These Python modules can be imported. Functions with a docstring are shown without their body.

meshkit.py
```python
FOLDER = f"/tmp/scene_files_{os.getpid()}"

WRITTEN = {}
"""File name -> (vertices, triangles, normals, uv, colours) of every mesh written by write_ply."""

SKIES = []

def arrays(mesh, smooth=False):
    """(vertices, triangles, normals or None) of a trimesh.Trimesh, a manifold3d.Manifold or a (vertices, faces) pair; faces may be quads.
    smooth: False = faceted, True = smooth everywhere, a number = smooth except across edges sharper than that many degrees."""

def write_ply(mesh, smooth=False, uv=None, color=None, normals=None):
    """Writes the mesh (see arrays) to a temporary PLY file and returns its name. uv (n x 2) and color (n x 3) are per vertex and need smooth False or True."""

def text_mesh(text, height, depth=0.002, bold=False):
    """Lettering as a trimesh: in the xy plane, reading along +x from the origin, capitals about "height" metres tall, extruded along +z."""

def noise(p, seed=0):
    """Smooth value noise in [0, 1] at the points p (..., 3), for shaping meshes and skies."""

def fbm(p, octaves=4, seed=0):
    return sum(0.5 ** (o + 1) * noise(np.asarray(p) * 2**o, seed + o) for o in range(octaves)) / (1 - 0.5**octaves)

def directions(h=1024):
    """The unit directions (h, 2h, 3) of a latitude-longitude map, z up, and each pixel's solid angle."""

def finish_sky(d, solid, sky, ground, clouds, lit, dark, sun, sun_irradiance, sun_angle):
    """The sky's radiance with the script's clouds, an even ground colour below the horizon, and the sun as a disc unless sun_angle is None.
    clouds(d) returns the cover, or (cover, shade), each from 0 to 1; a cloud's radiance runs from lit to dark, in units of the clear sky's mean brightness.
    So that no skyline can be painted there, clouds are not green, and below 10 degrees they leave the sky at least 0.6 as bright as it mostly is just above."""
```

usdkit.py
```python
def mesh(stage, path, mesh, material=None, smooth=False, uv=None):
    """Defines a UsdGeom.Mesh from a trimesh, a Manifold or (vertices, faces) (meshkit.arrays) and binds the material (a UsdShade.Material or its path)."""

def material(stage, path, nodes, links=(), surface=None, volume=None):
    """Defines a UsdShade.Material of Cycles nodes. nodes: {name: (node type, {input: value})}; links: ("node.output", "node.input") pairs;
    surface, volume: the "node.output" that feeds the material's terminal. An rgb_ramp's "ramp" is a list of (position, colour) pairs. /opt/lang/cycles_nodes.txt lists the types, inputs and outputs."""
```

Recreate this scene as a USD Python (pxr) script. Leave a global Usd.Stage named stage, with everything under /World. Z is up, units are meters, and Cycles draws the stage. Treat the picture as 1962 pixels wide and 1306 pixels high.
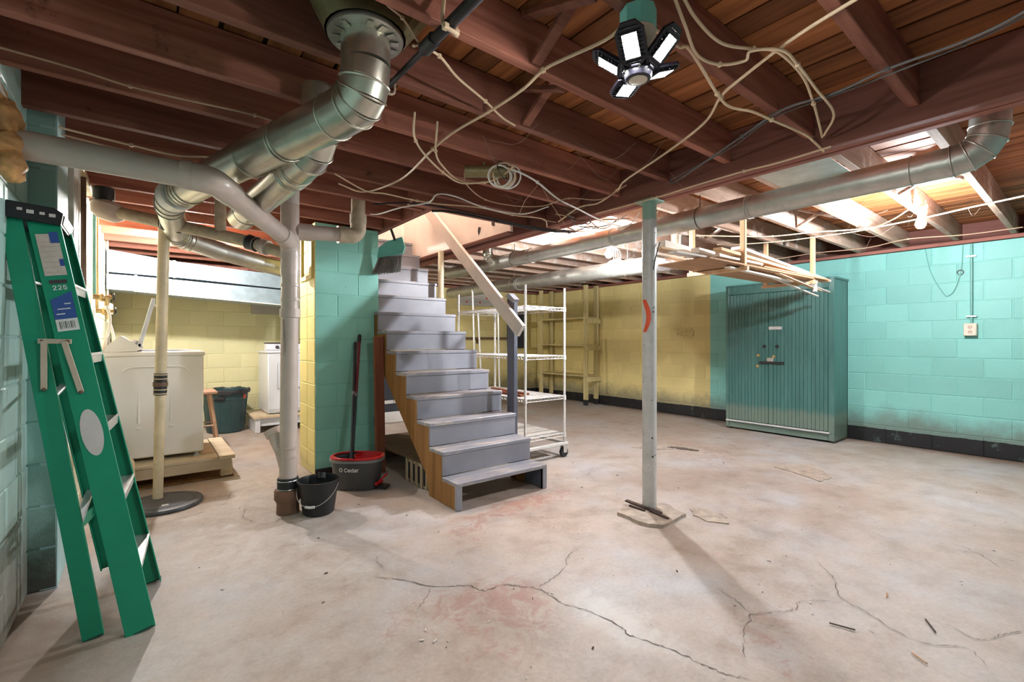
import math, random
import numpy as np
import trimesh
import usdkit, meshkit
from pxr import Usd, UsdGeom, UsdLux, Gf, Sdf

random.seed(11)
rng = np.random.default_rng(11)
stage = Usd.Stage.CreateInMemory()
UsdGeom.SetStageUpAxis(stage, "Z")
UsdGeom.SetStageMetersPerUnit(stage, 1.0)
UsdGeom.Xform.Define(stage, "/World")
UsdGeom.Scope.Define(stage, "/World/Looks")

# ------------------------------------------------------------------ camera, light levels
YAW = math.radians(38.27)
SN, CS = math.sin(YAW), math.cos(YAW)
cam = UsdGeom.Camera.Define(stage, "/World/camera")
cam.CreateHorizontalApertureAttr(36.0)
cam.CreateVerticalApertureAttr(36.0 * 1306 / 1962)
cam.CreateFocalLengthAttr(36.0 * 890 / 1962)
cam.CreateClippingRangeAttr(Gf.Vec2f(0.05, 100))
cam.CreateExposureAttr(1.72)
cam.AddTransformOp().Set(Gf.Matrix4d(CS, -SN, 0, 0, 0, 0, 1, 0, -SN, -CS, 0, 0, 0, 0, 1.2, 1))
BULB = 950.0          # radiance of the two bare bulbs
LAUNDRY = 880.0       # radiance of the bulb over the washer
LED = 470.0            # radiance of the LED panels of the ceiling lamp
UPSTAIRS = 75.0       # globe at the top of the stairwell

# ------------------------------------------------------------------ mesh helpers
_SG = [(a, b, c) for a in (-1, 1) for b in (-1, 1) for c in (-1, 1)]


def _cpts(lo, hi, b):
    lo, hi = np.array(lo, float), np.array(hi, float)
    c, h = (lo + hi) / 2, np.abs(hi - lo) / 2
    b = min(b, h.min() * 0.45)
    out = []
    for s in _SG:
        for k in range(3):
            e = h - b
            e[k] = h[k]
            out.append(c + np.array(s) * e)
    return np.array(out)


_HULL = trimesh.convex.convex_hull(_cpts((-1, -1, -1), (1, 1, 1), 0.2))
_ref = _cpts((-1, -1, -1), (1, 1, 1), 0.2)
_ix = [int(np.argmin(((_ref - v) ** 2).sum(1))) for v in _HULL.vertices]
_CF = np.array([[_ix[i] for i in f] for f in _HULL.faces])


def V(*a):
    return np.array(a, float)


def unit(v):
    return np.asarray(v, float) / np.linalg.norm(v)


class M:
    def __init__(self):
        self.v, self.f, self.n = [], [], 0

    def add(self, v, f):
        v, f = np.asarray(v, float), np.asarray(f, int)
        if f.shape[1] == 4:
            f = np.vstack([f[:, [0, 1, 2]], f[:, [0, 2, 3]]])
        self.v.append(v)
        self.f.append(f + self.n)
        self.n += len(v)
        return self

    def box(self, lo, hi, b=0.003):
        return self.add(_cpts(np.minimum(lo, hi), np.maximum(lo, hi), b), _CF)

    def beam(self, p0, p1, w, h, b=0.003, up=(0, 0, 1)):
        """a bar from p0 to p1: w across, h along up"""
        p0, p1 = V(*p0), V(*p1)
        x = unit(p1 - p0)
        y = unit(np.cross(up, x))
        z = np.cross(x, y)
        L = np.linalg.norm(p1 - p0)
        p = _cpts((0, -w / 2, -h / 2), (L, w / 2, h / 2), b)
        return self.add(p0 + p[:, :1] * x + p[:, 1:2] * y + p[:, 2:] * z, _CF)

    def tube(self, pts, r, n=10, caps=True):
        p = np.array(pts, float)
        m = len(p)
        rr = np.broadcast_to(np.asarray(r, float), (m,))
        t = np.gradient(p, axis=0) if m > 2 else np.repeat([p[-1] - p[0]], m, 0)
        t /= np.linalg.norm(t, axis=1, keepdims=True) + 1e-12
        a = np.cross(t[0], (0, 0, 1))
        if np.linalg.norm(a) < 1e-3:
            a = np.cross(t[0], (1, 0, 0))
        a = unit(a)
        rings, ang = [], np.linspace(0, 2 * np.pi, n, endpoint=False)
        for i in range(m):
            a = unit(a - t[i] * a.dot(t[i]))
            b = np.cross(t[i], a)
            rings.append(p[i] + rr[i] * (np.cos(ang)[:, None] * a + np.sin(ang)[:, None] * b))
        v = np.vstack(rings)
        f = []
        for i in range(m - 1):
            for k in range(n):
                q = (k + 1) % n
                f.append((i * n + k, i * n + q, (i + 1) * n + q, (i + 1) * n + k))
        self.add(v, f)
        if caps:
            for i in (0, m - 1):
                c = np.vstack([rings[i], p[i][None]])
                self.add(c, [((k + 1) % n, k, n) if i == 0 else (k, (k + 1) % n, n) for k in range(n)])
        return self

    def rev(self, prof, c=(0, 0, 0), n=24, sx=1.0, sy=1.0, axis=None):
        """lathe of (r, z) pairs about z through c (sx, sy squash it; axis turns it)"""
        ang = np.linspace(0, 2 * np.pi, n, endpoint=False)
        v = np.array([(r * math.cos(t) * sx, r * math.sin(t) * sy, z) for r, z in prof for t in ang])
        f = []
        for i in range(len(prof) - 1):
            for k in range(n):
                q = (k + 1) % n
                f.append((i * n + k, i * n + q, (i + 1) * n + q, (i + 1) * n + k))
        if axis is not None:
            v = v @ trimesh.geometry.align_vectors((0, 0, 1), unit(axis))[:3, :3].T
        return self.add(v + V(*c), f)

    def ring(self, c, axis, R, r, n=24, k=6):
        t = np.linspace(0, 2 * np.pi, k + 1)
        return self.rev([(R + r * math.cos(x), r * math.sin(x)) for x in t], c, n, axis=axis)

    def prism(self, poly, d):
        """closed outline of 3-D points pushed along d"""
        p = np.array(poly, float)
        d = V(*d)
        n = len(p)
        nrm = unit(d)
        ux = unit(p[1] - p[0])
        uy = np.cross(nrm, ux)
        from shapely.geometry import Polygon
        q = np.stack([(p - p[0]) @ ux, (p - p[0]) @ uy], 1)
        vv, ff = trimesh.creation.triangulate_polygon(Polygon(q), engine="earcut")
        w = p[0] + vv[:, :1] * ux + vv[:, 1:2] * uy
        off = (p[0] - w[0]) @ nrm
        self.add(w, ff[:, ::-1])
        self.add(w + d, ff)
        s = np.vstack([p, p + d])
        return self.add(s, [(i, (i + 1) % n, n + (i + 1) % n, n + i) for i in range(n)])

    def sphere(self, c, r, sub=2, s=(1, 1, 1)):
        m = trimesh.creation.icosphere(sub, r)
        return self.add(m.vertices * s + V(*c), m.faces)

    def tm(self, mesh, T=None):
        v = np.array(mesh.vertices)
        if T is not None:
            v = v @ T[:3, :3].T + T[:3, 3]
        return self.add(v, mesh.faces)

    def arrays(self):
        return np.vstack(self.v), np.vstack(self.f)


def spline(pts, k=6):
    p = np.array(pts, float)
    p = np.vstack([2 * p[0] - p[1], p, 2 * p[-1] - p[-2]])
    out = []
    for i in range(1, len(p) - 2):
        for t in np.linspace(0, 1, k, endpoint=False):
            a, b, c, d = p[i - 1:i + 3]
            out.append(0.5 * (2 * b + (c - a) * t + (2 * a - 5 * b + 4 * c - d) * t * t + (3 * b - a - 3 * c + d) * t ** 3))
    return np.array(out + [p[-2]])


def bend(pts, r, k=5):
    p = [V(*q) for q in pts]
    out = [p[0]]
    for i in range(1, len(p) - 1):
        a, b = p[i - 1] - p[i], p[i + 1] - p[i]
        d = min(r, np.linalg.norm(a) * 0.48, np.linalg.norm(b) * 0.48)
        s, e = p[i] + unit(a) * d, p[i] + unit(b) * d
        for t in np.linspace(0, 1, k + 1):
            out.append((1 - t) ** 2 * s + 2 * t * (1 - t) * p[i] + t * t * e)
    return np.array(out + [p[-1]])


# ------------------------------------------------------------------ scene tree helpers
_used, LOC = {}, {}


def numbered(path):
    n = _used.get(path, -1) + 1
    _used[path] = n
    return path if n == 0 else f"{path}_{n:03d}"


def tag(p, label=None, cat=None, group=None, kind=None):
    for k, v in (("label", label), ("category", cat), ("group", group), ("kind", kind)):
        if v:
            p.SetCustomDataByKey(k, v)
    return p


def thing(name, label, cat, loc=(0, 0, 0), group=None, kind=None):
    path = numbered("/World/" + name)
    x = UsdGeom.Xform.Define(stage, path)
    x.AddTranslateOp().Set(Gf.Vec3d(*map(float, loc)))
    LOC[path] = V(*loc)
    return tag(x.GetPrim(), label, cat, group, kind)


def obj(name, m, mat, parent=None, smooth=38, label=None, kind=None):
    base = str(parent.GetPath()) if parent is not None else "/World"
    path = numbered(base + "/" + name)
    loc = LOC.get(base, V(0, 0, 0))
    v, f = m.arrays() if isinstance(m, M) else m
    # parts sit in world-aligned frames of their thing
    mesh = usdkit.mesh(stage, path, trimesh.Trimesh(v - loc, f, process=False), "/World/Looks/" + mat, smooth=smooth)
    LOC[path] = loc
    return tag(mesh.GetPrim(), label=label, kind=kind)


# ------------------------------------------------------------------ materials
def mat(name, nodes, links, surface="p.BSDF"):
    usdkit.material(stage, "/World/Looks/" + name, nodes, links, surface=surface)


def plain(name, col, rough=0.5, metal=0.0, var=0.12, scale=6.0, bump=0.0, bscale=60.0, spec=0.5, coat=0.0):
    """one colour with a soft mottling of its own"""
    a = tuple(c * (1 - var) for c in col)
    b = tuple(min(1, c * (1 + var)) for c in col)
    n = {"g": ("geometry", {}), "n": ("noise_texture", {"scale": scale, "detail": 5.0, "roughness": 0.6}),
         "r": ("rgb_ramp", {"ramp": [(0.3, a), (0.7, b)]}),
         "p": ("principled_bsdf", {"roughness": rough, "metallic": metal, "specular_ior_level": spec, "coat_weight": coat})}
    l = [("g.position", "n.vector"), ("n.fac", "r.fac"), ("r.color", "p.base_color")]
    if bump:
        n["n2"] = ("noise_texture", {"scale": bscale, "detail": 3.0})
        n["b"] = ("bump", {"strength": bump, "distance": 0.004})
        l += [("g.position", "n2.vector"), ("n2.fac", "b.height"), ("b.normal", "p.normal")]
    mat(name, n, l)


def wood(name, a, b, axis="x", rough=0.7, rand=0.35, dust=None):
    """grain drawn out along an axis; each board differs a little (object_info.random)"""
    sc = {"x": (0.6, 9, 9), "y": (9, 0.6, 9), "z": (9, 9, 0.6)}[axis]
    n = {"g": ("geometry", {}), "o": ("object_info", {}), "mp": ("mapping", {"scale": sc}),
         "ad": ("math", {"math_type": "multiply", "value2": 37.0}), "cx": ("combine_xyz", {}),
         "vm": ("mix_vector", {"fac": 0.5}),
         "n": ("noise_texture", {"scale": 2.4, "detail": 6.0, "roughness": 0.65, "distortion": 0.6}),
         "r": ("rgb_ramp", {"ramp": [(0.3, a), (0.68, b)]}),
         "h": ("hsv", {"hue": 0.5, "saturation": 1.0}),
         "mr": ("map_range", {"to_min": 1 - rand, "to_max": 1 + rand}),
         "b": ("bump", {"strength": 0.25, "distance": 0.003}),
         "p": ("principled_bsdf", {"roughness": rough, "specular_ior_level": 0.25})}
    l = [("g.position", "mp.vector"), ("o.random", "ad.value1"), ("ad.value", "cx.x"), ("ad.value", "cx.y"), ("ad.value", "cx.z"),
         ("mp.vector", "vm.a"), ("cx.vector", "vm.b"), ("vm.result", "n.vector"), ("n.fac", "r.fac"),
         ("o.random", "mr.value"), ("mr.result", "h.value"), ("r.color", "h.color"),
         ("n.fac", "b.height"), ("b.normal", "p.normal")]
    if dust:
        n["n3"] = ("noise_texture", {"scale": 3.2, "detail": 7.0, "roughness": 0.75})
        n["r3"] = ("map_range", {"range_type": "smoothstep", "from_min": dust[1], "from_max": dust[1] + 0.12, "to_max": dust[2]})
        n["m3"] = ("mix", {"color2": dust[0]})
        l += [("g.position", "n3.vector"), ("n3.fac", "r3.value"), ("r3.result", "m3.fac"), ("h.color", "m3.color1"), ("m3.color", "p.base_color")]
    else:
        l += [("h.color", "p.base_color")]
    mat(name, n, l)


TURQ, YEL, BLK = (0.24, 0.58, 0.53), (0.78, 0.66, 0.30), (0.018, 0.018, 0.02)


def block(name, col, base_top=0.165, dirt_top=0.62, dirt=(0.145, 0.14, 0.115), split=None, col2=None, dirt_amt=0.72):
    """painted concrete block: slight tone per block, damp dirt rising from the floor, black painted foot; split = (axis, at) divides two paints"""
    n = {"g": ("geometry", {}), "o": ("object_info", {}), "s": ("separate_xyz", {}),
         "n": ("noise_texture", {"scale": 2.6, "detail": 8.0, "roughness": 0.7}),
         "nf": ("noise_texture", {"scale": 90.0, "detail": 3.0}),
         "c": ("mix", {"color1": tuple(x * 0.90 for x in col), "color2": tuple(min(1, x * 1.08) for x in col)}),
         "mr": ("map_range", {"to_min": 0.93, "to_max": 1.06}),
         "h": ("hsv", {}),
         # dirt: strong at the floor, fading with height, broken up by noise
         "zz": ("map_range", {"from_min": base_top, "from_max": dirt_top, "to_min": 0.62, "to_max": -0.28, "clamp": False}),
         "zd": ("math", {"math_type": "add"}), "dm": ("map_range", {"range_type": "smoothstep", "from_min": 0.55, "from_max": 1.05, "to_max": dirt_amt}),
         "md": ("mix", {"color2": dirt}),
         "bz": ("math", {"math_type": "multiply_add", "value2": 0.05}),
         "lt": ("math", {"math_type": "less_than", "value2": base_top + 0.025}),
         "mb": ("mix", {"color2": BLK}), "chn": ("noise_texture", {"scale": 7.0, "detail": 6.0, "roughness": 0.75}), "chm": ("map_range", {"from_min": 0.58, "from_max": 0.64, "to_min": 1.0, "to_max": 0.7}), "chx": ("math", {"math_type": "multiply"}),
         "spn": ("noise_texture", {"scale": 23.0, "detail": 4.0, "roughness": 0.7}),
         "spm": ("map_range", {"from_min": 0.71, "from_max": 0.74, "to_max": 0.75}),
         "msp": ("mix", {"color2": (0.05, 0.05, 0.045)}),
         "b": ("bump", {"strength": 0.35, "distance": 0.003}),
         "p": ("principled_bsdf", {"roughness": 0.5, "specular_ior_level": 0.35})}
    l = [("g.position", "s.vector"), ("g.position", "n.vector"), ("g.position", "nf.vector"), ("g.position", "spn.vector"),
         ("n.fac", "c.fac"), ("o.random", "mr.value"), ("mr.result", "h.value"),
         ("s.z", "zz.value"), ("zz.result", "zd.value1"), ("n.fac", "zd.value2"), ("zd.value", "dm.value"), ("dm.result", "md.fac"),
         ("spn.fac", "spm.value"), ("spm.result", "msp.fac"),
         ("h.color", "msp.color1"), ("msp.color", "md.color1"), ("md.color", "mb.color1"),
         ("n.fac", "bz.value1"), ("s.z", "bz.value3"), ("bz.value", "lt.value1"), ("g.position", "chn.vector"), ("chn.fac", "chm.value"), ("chm.result", "chx.value1"), ("lt.value", "chx.value2"), ("chx.value", "mb.fac"),
         ("mb.color", "p.base_color"), ("nf.fac", "b.height"), ("b.normal", "p.normal")]
    if split:
        n["c2"] = ("mix", {"color1": tuple(x * 0.88 for x in col2), "color2": tuple(min(1, x * 1.08) for x in col2)})
        n["sp"] = ("math", {"math_type": "greater_than", "value2": split[1]})
        n["ms"] = ("mix", {})
        l += [("n.fac", "c2.fac"), (f"s.{split[0]}", "sp.value1"), ("sp.value", "ms.fac"), ("c.color", "ms.color1"), ("c2.color", "ms.color2"), ("ms.color", "h.color")]
    else:
        l += [("c.color", "h.color")]
    mat(name, n, l)


block("block_right", TURQ, split=("y", 3.72), col2=YEL)
block("block_back", YEL, dirt=(0.10, 0.085, 0.06), dirt_top=1.0)
block("block_laundry", (0.76, 0.72, 0.44), base_top=-0.1, dirt_top=0.3, dirt_amt=0.4)
block("block_laundry_side", (0.84, 0.81, 0.60), base_top=-0.1, dirt_top=0.3, dirt_amt=0.4)
block("block_left", (0.37, 0.54, 0.50), base_top=0.0, dirt_top=1.0, dirt=(0.20, 0.17, 0.14), dirt_amt=0.85)
block("block_pilaster", (0.28, 0.47, 0.43), base_top=0.0, dirt_top=0.62, dirt=(0.055, 0.047, 0.04), dirt_amt=0.95)
block("block_pillar", (0.72, 0.63, 0.25), base_top=0.0, dirt_top=0.25, split=("x", 1.187), col2=(0.27, 0.62, 0.53), dirt_amt=0.3)

# floor: worn, stained concrete. primvar "stain": r = red paint left over, g = brown dirt, b = pale scuffs (albedo of the slab itself)
mat("concrete", {
    "g": ("geometry", {}), "a": ("attribute", {"attribute": "stain"}), "s": ("separate_color", {}),
    "n1": ("noise_texture", {"scale": 1.1, "detail": 7.0, "roughness": 0.65}),
    "n2": ("noise_texture", {"scale": 5.0, "detail": 9.0, "roughness": 0.62}),
    "n3": ("noise_texture", {"scale": 55.0, "detail": 4.0, "roughness": 0.7}),
    "n4": ("noise_texture", {"scale": 9.0, "detail": 9.0, "roughness": 0.78, "distortion": 0.7}),
    "r1": ("rgb_ramp", {"ramp": [(0.34, (0.40, 0.32, 0.265)), (0.5, (0.47, 0.415, 0.375)), (0.64, (0.47, 0.46, 0.465))]}),
    "r2": ("rgb_ramp", {"ramp": [(0.28, (0.36, 0.32, 0.29)), (0.5, (0.5, 0.49, 0.485)), (0.72, (0.60, 0.595, 0.60))]}),
    "m1": ("mix", {"mix_type": "overlay", "fac": 0.75}),
    "r3": ("rgb_ramp", {"ramp": [(0.25, (0.42, 0.42, 0.42)), (0.75, (0.56, 0.56, 0.56))]}),
    "m2": ("mix", {"mix_type": "overlay", "fac": 0.8}),
    "kr": ("math", {"math_type": "multiply_add", "value2": 2.6, "value3": -1.42}), "ka": ("math", {"math_type": "add"}),
    "kf": ("map_range", {"range_type": "smoothstep", "from_min": 0.25, "from_max": 0.80, "to_max": 0.62}),
    "mred": ("mix", {"color2": (0.36, 0.17, 0.13)}),
    "kb": ("math", {"math_type": "add"}), "kbf": ("map_range", {"range_type": "smoothstep", "from_min": 0.62, "from_max": 1.1, "to_max": 0.8}),
    "mbr": ("mix", {"color2": (0.20, 0.13, 0.085)}),
    "kw": ("math", {"math_type": "add"}), "kwf": ("map_range", {"range_type": "smoothstep", "from_min": 0.72, "from_max": 1.15, "to_max": 0.6}),
    "mw": ("mix", {"color2": (0.66, 0.64, 0.62)}),
    "sp": ("map_range", {"from_min": 0.70, "from_max": 0.74, "to_max": 0.55}), "msp": ("mix", {"color2": (0.16, 0.13, 0.11)}),
    "rr": ("map_range", {"to_min": 0.36, "to_max": 0.66}),
    "b": ("bump", {"strength": 0.35, "distance": 0.006}),
    "p": ("principled_bsdf", {"specular_ior_level": 0.4})},
    [("g.position", f"n{i}.vector") for i in (1, 2, 3, 4)] + [("a.color", "s.color"),
     ("n1.fac", "r1.fac"), ("n2.fac", "r2.fac"), ("r1.color", "m1.color1"), ("r2.color", "m1.color2"),
     ("n3.fac", "r3.fac"), ("m1.color", "m2.color1"), ("r3.color", "m2.color2"),
     ("n4.fac", "kr.value1"), ("kr.value", "ka.value1"), ("s.r", "ka.value2"), ("ka.value", "kf.value"), ("kf.result", "mred.fac"), ("m2.color", "mred.color1"),
     ("n2.fac", "kb.value1"), ("s.g", "kb.value2"), ("kb.value", "kbf.value"), ("kbf.result", "mbr.fac"), ("mred.color", "mbr.color1"),
     ("n4.fac", "kw.value1"), ("s.b", "kw.value2"), ("kw.value", "kwf.value"), ("kwf.result", "mw.fac"), ("mbr.color", "mw.color1"),
     ("n3.fac", "sp.value"), ("sp.result", "msp.fac"), ("mw.color", "msp.color1"), ("msp.color", "p.base_color"),
     ("n2.fac", "rr.value"), ("rr.result", "p.roughness"), ("n4.fac", "b.height"), ("b.normal", "p.normal")])

plain("crack_dark", (0.12, 0.09, 0.075), 0.9)
plain("patch_concrete", (0.42, 0.35, 0.29), 0.85, var=0.3, scale=14, bump=0.6, bscale=40)
plain("rust_dark", (0.07, 0.045, 0.035), 0.8, var=0.4)
wood("joist_red", (0.16, 0.050, 0.032), (0.40, 0.165, 0.115), "x", dust=((0.012, 0.01, 0.01), 0.60, 0.75))
wood("joist_pale", (0.30, 0.17, 0.11), (0.58, 0.42, 0.33), "x", dust=((0.66, 0.60, 0.56), 0.52, 0.8))
wood("girder_wood", (0.19, 0.068, 0.050), (0.36, 0.155, 0.12), "y")
wood("deck", (0.16, 0.050, 0.018), (0.46, 0.175, 0.062), "y", rand=0.4, dust=((0.02, 0.015, 0.012), 0.60, 0.7))
wood("raw_pine", (0.55, 0.33, 0.18), (0.75, 0.52, 0.33), "x", rand=0.15)
wood("raw_pine_upright", (0.55, 0.31, 0.16), (0.72, 0.48, 0.28), "z", rand=0.12)
wood("grey_board", (0.42, 0.40, 0.37), (0.66, 0.62, 0.56), "x", rand=0.2)
wood("trim_white", (0.66, 0.60, 0.52), (0.84, 0.80, 0.74), "x", rand=0.1, dust=((0.45, 0.33, 0.22), 0.6, 0.6))
wood("plywood", (0.40, 0.22, 0.12), (0.55, 0.33, 0.19), "x", rand=0.12)
wood("stringer_wood", (0.18, 0.082, 0.024), (0.34, 0.175, 0.055), "z", rand=0.05)
wood("red_stud", (0.17, 0.055, 0.03), (0.27, 0.095, 0.05), "z", rand=0.05)
wood("stool_wood", (0.42, 0.25, 0.18), (0.55, 0.36, 0.26), "x", rand=0.15)
wood("dark_board", (0.10, 0.065, 0.04), (0.19, 0.12, 0.08), "x", rand=0.1)
wood("pallet_wood", (0.52, 0.41, 0.28), (0.72, 0.62, 0.47), "x", rand=0.15, dust=((0.30, 0.17, 0.09), 0.6, 0.7))
wood("pale_yellow_wood", (0.55, 0.45, 0.20), (0.76, 0.66, 0.36), "z", rand=0.06)
# stair paint: grey, worn to bare wood along the tread edges (wear of its own shape)
for nm, wear in (("stair_riser", 0.66), ("stair_tread", 0.50)):
    mat(nm, {"g": ("geometry", {}), "mp": ("mapping", {"scale": (2.0, 9.0, 9.0)}),
             "n": ("noise_texture", {"scale": 2.2, "detail": 8.0, "roughness": 0.72}),
             "n2": ("noise_texture", {"scale": 3.0, "detail": 4.0}),
             "c": ("rgb_ramp", {"ramp": [(0.3, (0.235, 0.237, 0.275)), (0.7, (0.325, 0.327, 0.37))]}),
             "w": ("map_range", {"range_type": "smoothstep", "from_min": wear, "from_max": wear + 0.14, "to_max": 0.85}),
             "m": ("mix", {"color2": (0.52, 0.46, 0.40)}),
             "p": ("principled_bsdf", {"roughness": 0.42, "specular_ior_level": 0.45})},
        [("g.position", "mp.vector"), ("mp.vector", "n.vector"), ("g.position", "n2.vector"), ("n2.fac", "c.fac"), ("c.color", "m.color1"),
         ("n.fac", "w.value"), ("w.result", "m.fac"), ("m.color", "p.base_color")])
plain("stair_dark_paint", (0.10, 0.105, 0.14), 0.4)
plain("rail_paint", (0.62, 0.56, 0.52), 0.4, var=0.08)
plain("plaster_pink", (0.84, 0.75, 0.70), 0.75, var=0.05)
plain("door_trim", (0.50, 0.30, 0.19), 0.5)
plain("pilaster_blue", (0.36, 0.55, 0.56), 0.5)
plain("pvc_pink", (0.60, 0.50, 0.445), 0.33, var=0.07)
plain("pvc_cream", (0.66, 0.56, 0.38), 0.4, var=0.16, scale=9)
plain("pvc_dirty", (0.50, 0.41, 0.29), 0.5, var=0.3, scale=14)
plain("pvc_white", (0.74, 0.70, 0.66), 0.35, var=0.05)
plain("abs_black", (0.014, 0.016, 0.02), 0.45)
plain("rubber_black", (0.022, 0.022, 0.026), 0.55)
plain("clay_hub", (0.22, 0.12, 0.08), 0.8, var=0.25, bump=0.4)
plain("foam", (0.62, 0.33, 0.13), 0.6, var=0.25, scale=18)
for nm, col, ro in (("galvanized", (0.60, 0.585, 0.50), 0.30), ("galvanized_dull", (0.50, 0.50, 0.46), 0.42), ("galvanized_blue", (0.34, 0.42, 0.49), 0.38)):
    plain(nm, col, ro, metal=0.45 if "blue" in nm else 0.9, var=0.14, scale=11, bump=0.06, bscale=18)
plain("old_tin", (0.24, 0.20, 0.10), 0.5, metal=0.6, var=0.35, scale=9)
plain("chrome", (0.72, 0.72, 0.72), 0.28, metal=0.95, var=0.05)
plain("chrome_white", (0.74, 0.72, 0.69), 0.4, metal=0.3, var=0.05)
plain("aluminium", (0.72, 0.74, 0.75), 0.38, metal=0.75, var=0.05)
plain("brass", (0.52, 0.38, 0.18), 0.4, metal=0.8)
plain("iron_black", (0.03, 0.028, 0.03), 0.5, metal=0.3)
plain("iron_rust", (0.15, 0.09, 0.06), 0.7)
plain("fibreglass_green", (0.004, 0.27, 0.15), 0.42, var=0.08)
plain("cap_black", (0.015, 0.013, 0.018), 0.5)
plain("tan_steel", (0.55, 0.43, 0.34), 0.5)
plain("sticker_buff", (0.62, 0.52, 0.47), 0.6, var=0.1, scale=40)
plain("sticker_grey", (0.62, 0.57, 0.56), 0.55)
plain("sticker_blue", (0.035, 0.09, 0.33), 0.5)
plain("sticker_white", (0.78, 0.76, 0.74), 0.5)
plain("sticker_red", (0.55, 0.08, 0.05), 0.5)
plain("ink_dark", (0.06, 0.04, 0.05), 0.6)
plain("enamel_white", (0.80, 0.79, 0.77), 0.22, var=0.02)
plain("enamel_cream", (0.80, 0.80, 0.80), 0.25, var=0.02)
plain("enamel_blue_white", (0.72, 0.76, 0.84), 0.25, var=0.02)
plain("panel_silver", (0.52, 0.54, 0.60), 0.4)
plain("bin_plastic", (0.025, 0.065, 0.075), 0.42, var=0.15)
plain("bucket_black", (0.016, 0.017, 0.019), 0.38)
plain("bucket_grey", (0.062, 0.065, 0.07), 0.42)
plain("bucket_rim", (0.20, 0.21, 0.22), 0.45)
plain("plastic_red", (0.50, 0.012, 0.018), 0.35)
plain("handle_maroon", (0.16, 0.016, 0.028), 0.38)
plain("handle_dark", (0.02, 0.035, 0.045), 0.38)
plain("white_paint", (0.78, 0.78, 0.78), 0.5)
plain("box_teal", (0.24, 0.66, 0.60), 0.4)
plain("broom_teal", (0.12, 0.46, 0.42), 0.4)
plain("bristle_grey", (0.22, 0.22, 0.21), 0.7, var=0.3, scale=60)
plain("cable_cream", (0.72, 0.54, 0.36), 0.5, var=0.08)
plain("cable_white", (0.80, 0.77, 0.73), 0.5, var=0.05)
plain("cable_tan", (0.52, 0.34, 0.23), 0.55, var=0.1)
plain("cable_grey", (0.12, 0.11, 0.11), 0.5)
plain("cable_black", (0.02, 0.02, 0.022), 0.5)
plain("cobweb", (0.30, 0.24, 0.20), 0.9)
plain("led_plate", (0.20, 0.19, 0.19), 0.5)
plain("led_housing", (0.012, 0.012, 0.022), 0.35)
plain("porcelain", (0.72, 0.62, 0.50), 0.25, var=0.04)
plain("outlet_ivory", (0.66, 0.62, 0.50), 0.4, var=0.04)
plain("conduit_paint", (0.17, 0.42, 0.37), 0.45)
plain("shelf_yellow", (0.66, 0.55, 0.22), 0.55, var=0.08)
plain("electric_panel", (0.035, 0.04, 0.055), 0.5)
plain("breeze_block", (0.50, 0.40, 0.28), 0.9, bump=0.5)
plain("sump_black", (0.085, 0.088, 0.10), 0.45, var=0.3, scale=16)
plain("orange_spray", (0.80, 0.10, 0.03), 0.5, var=0.1)
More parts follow.
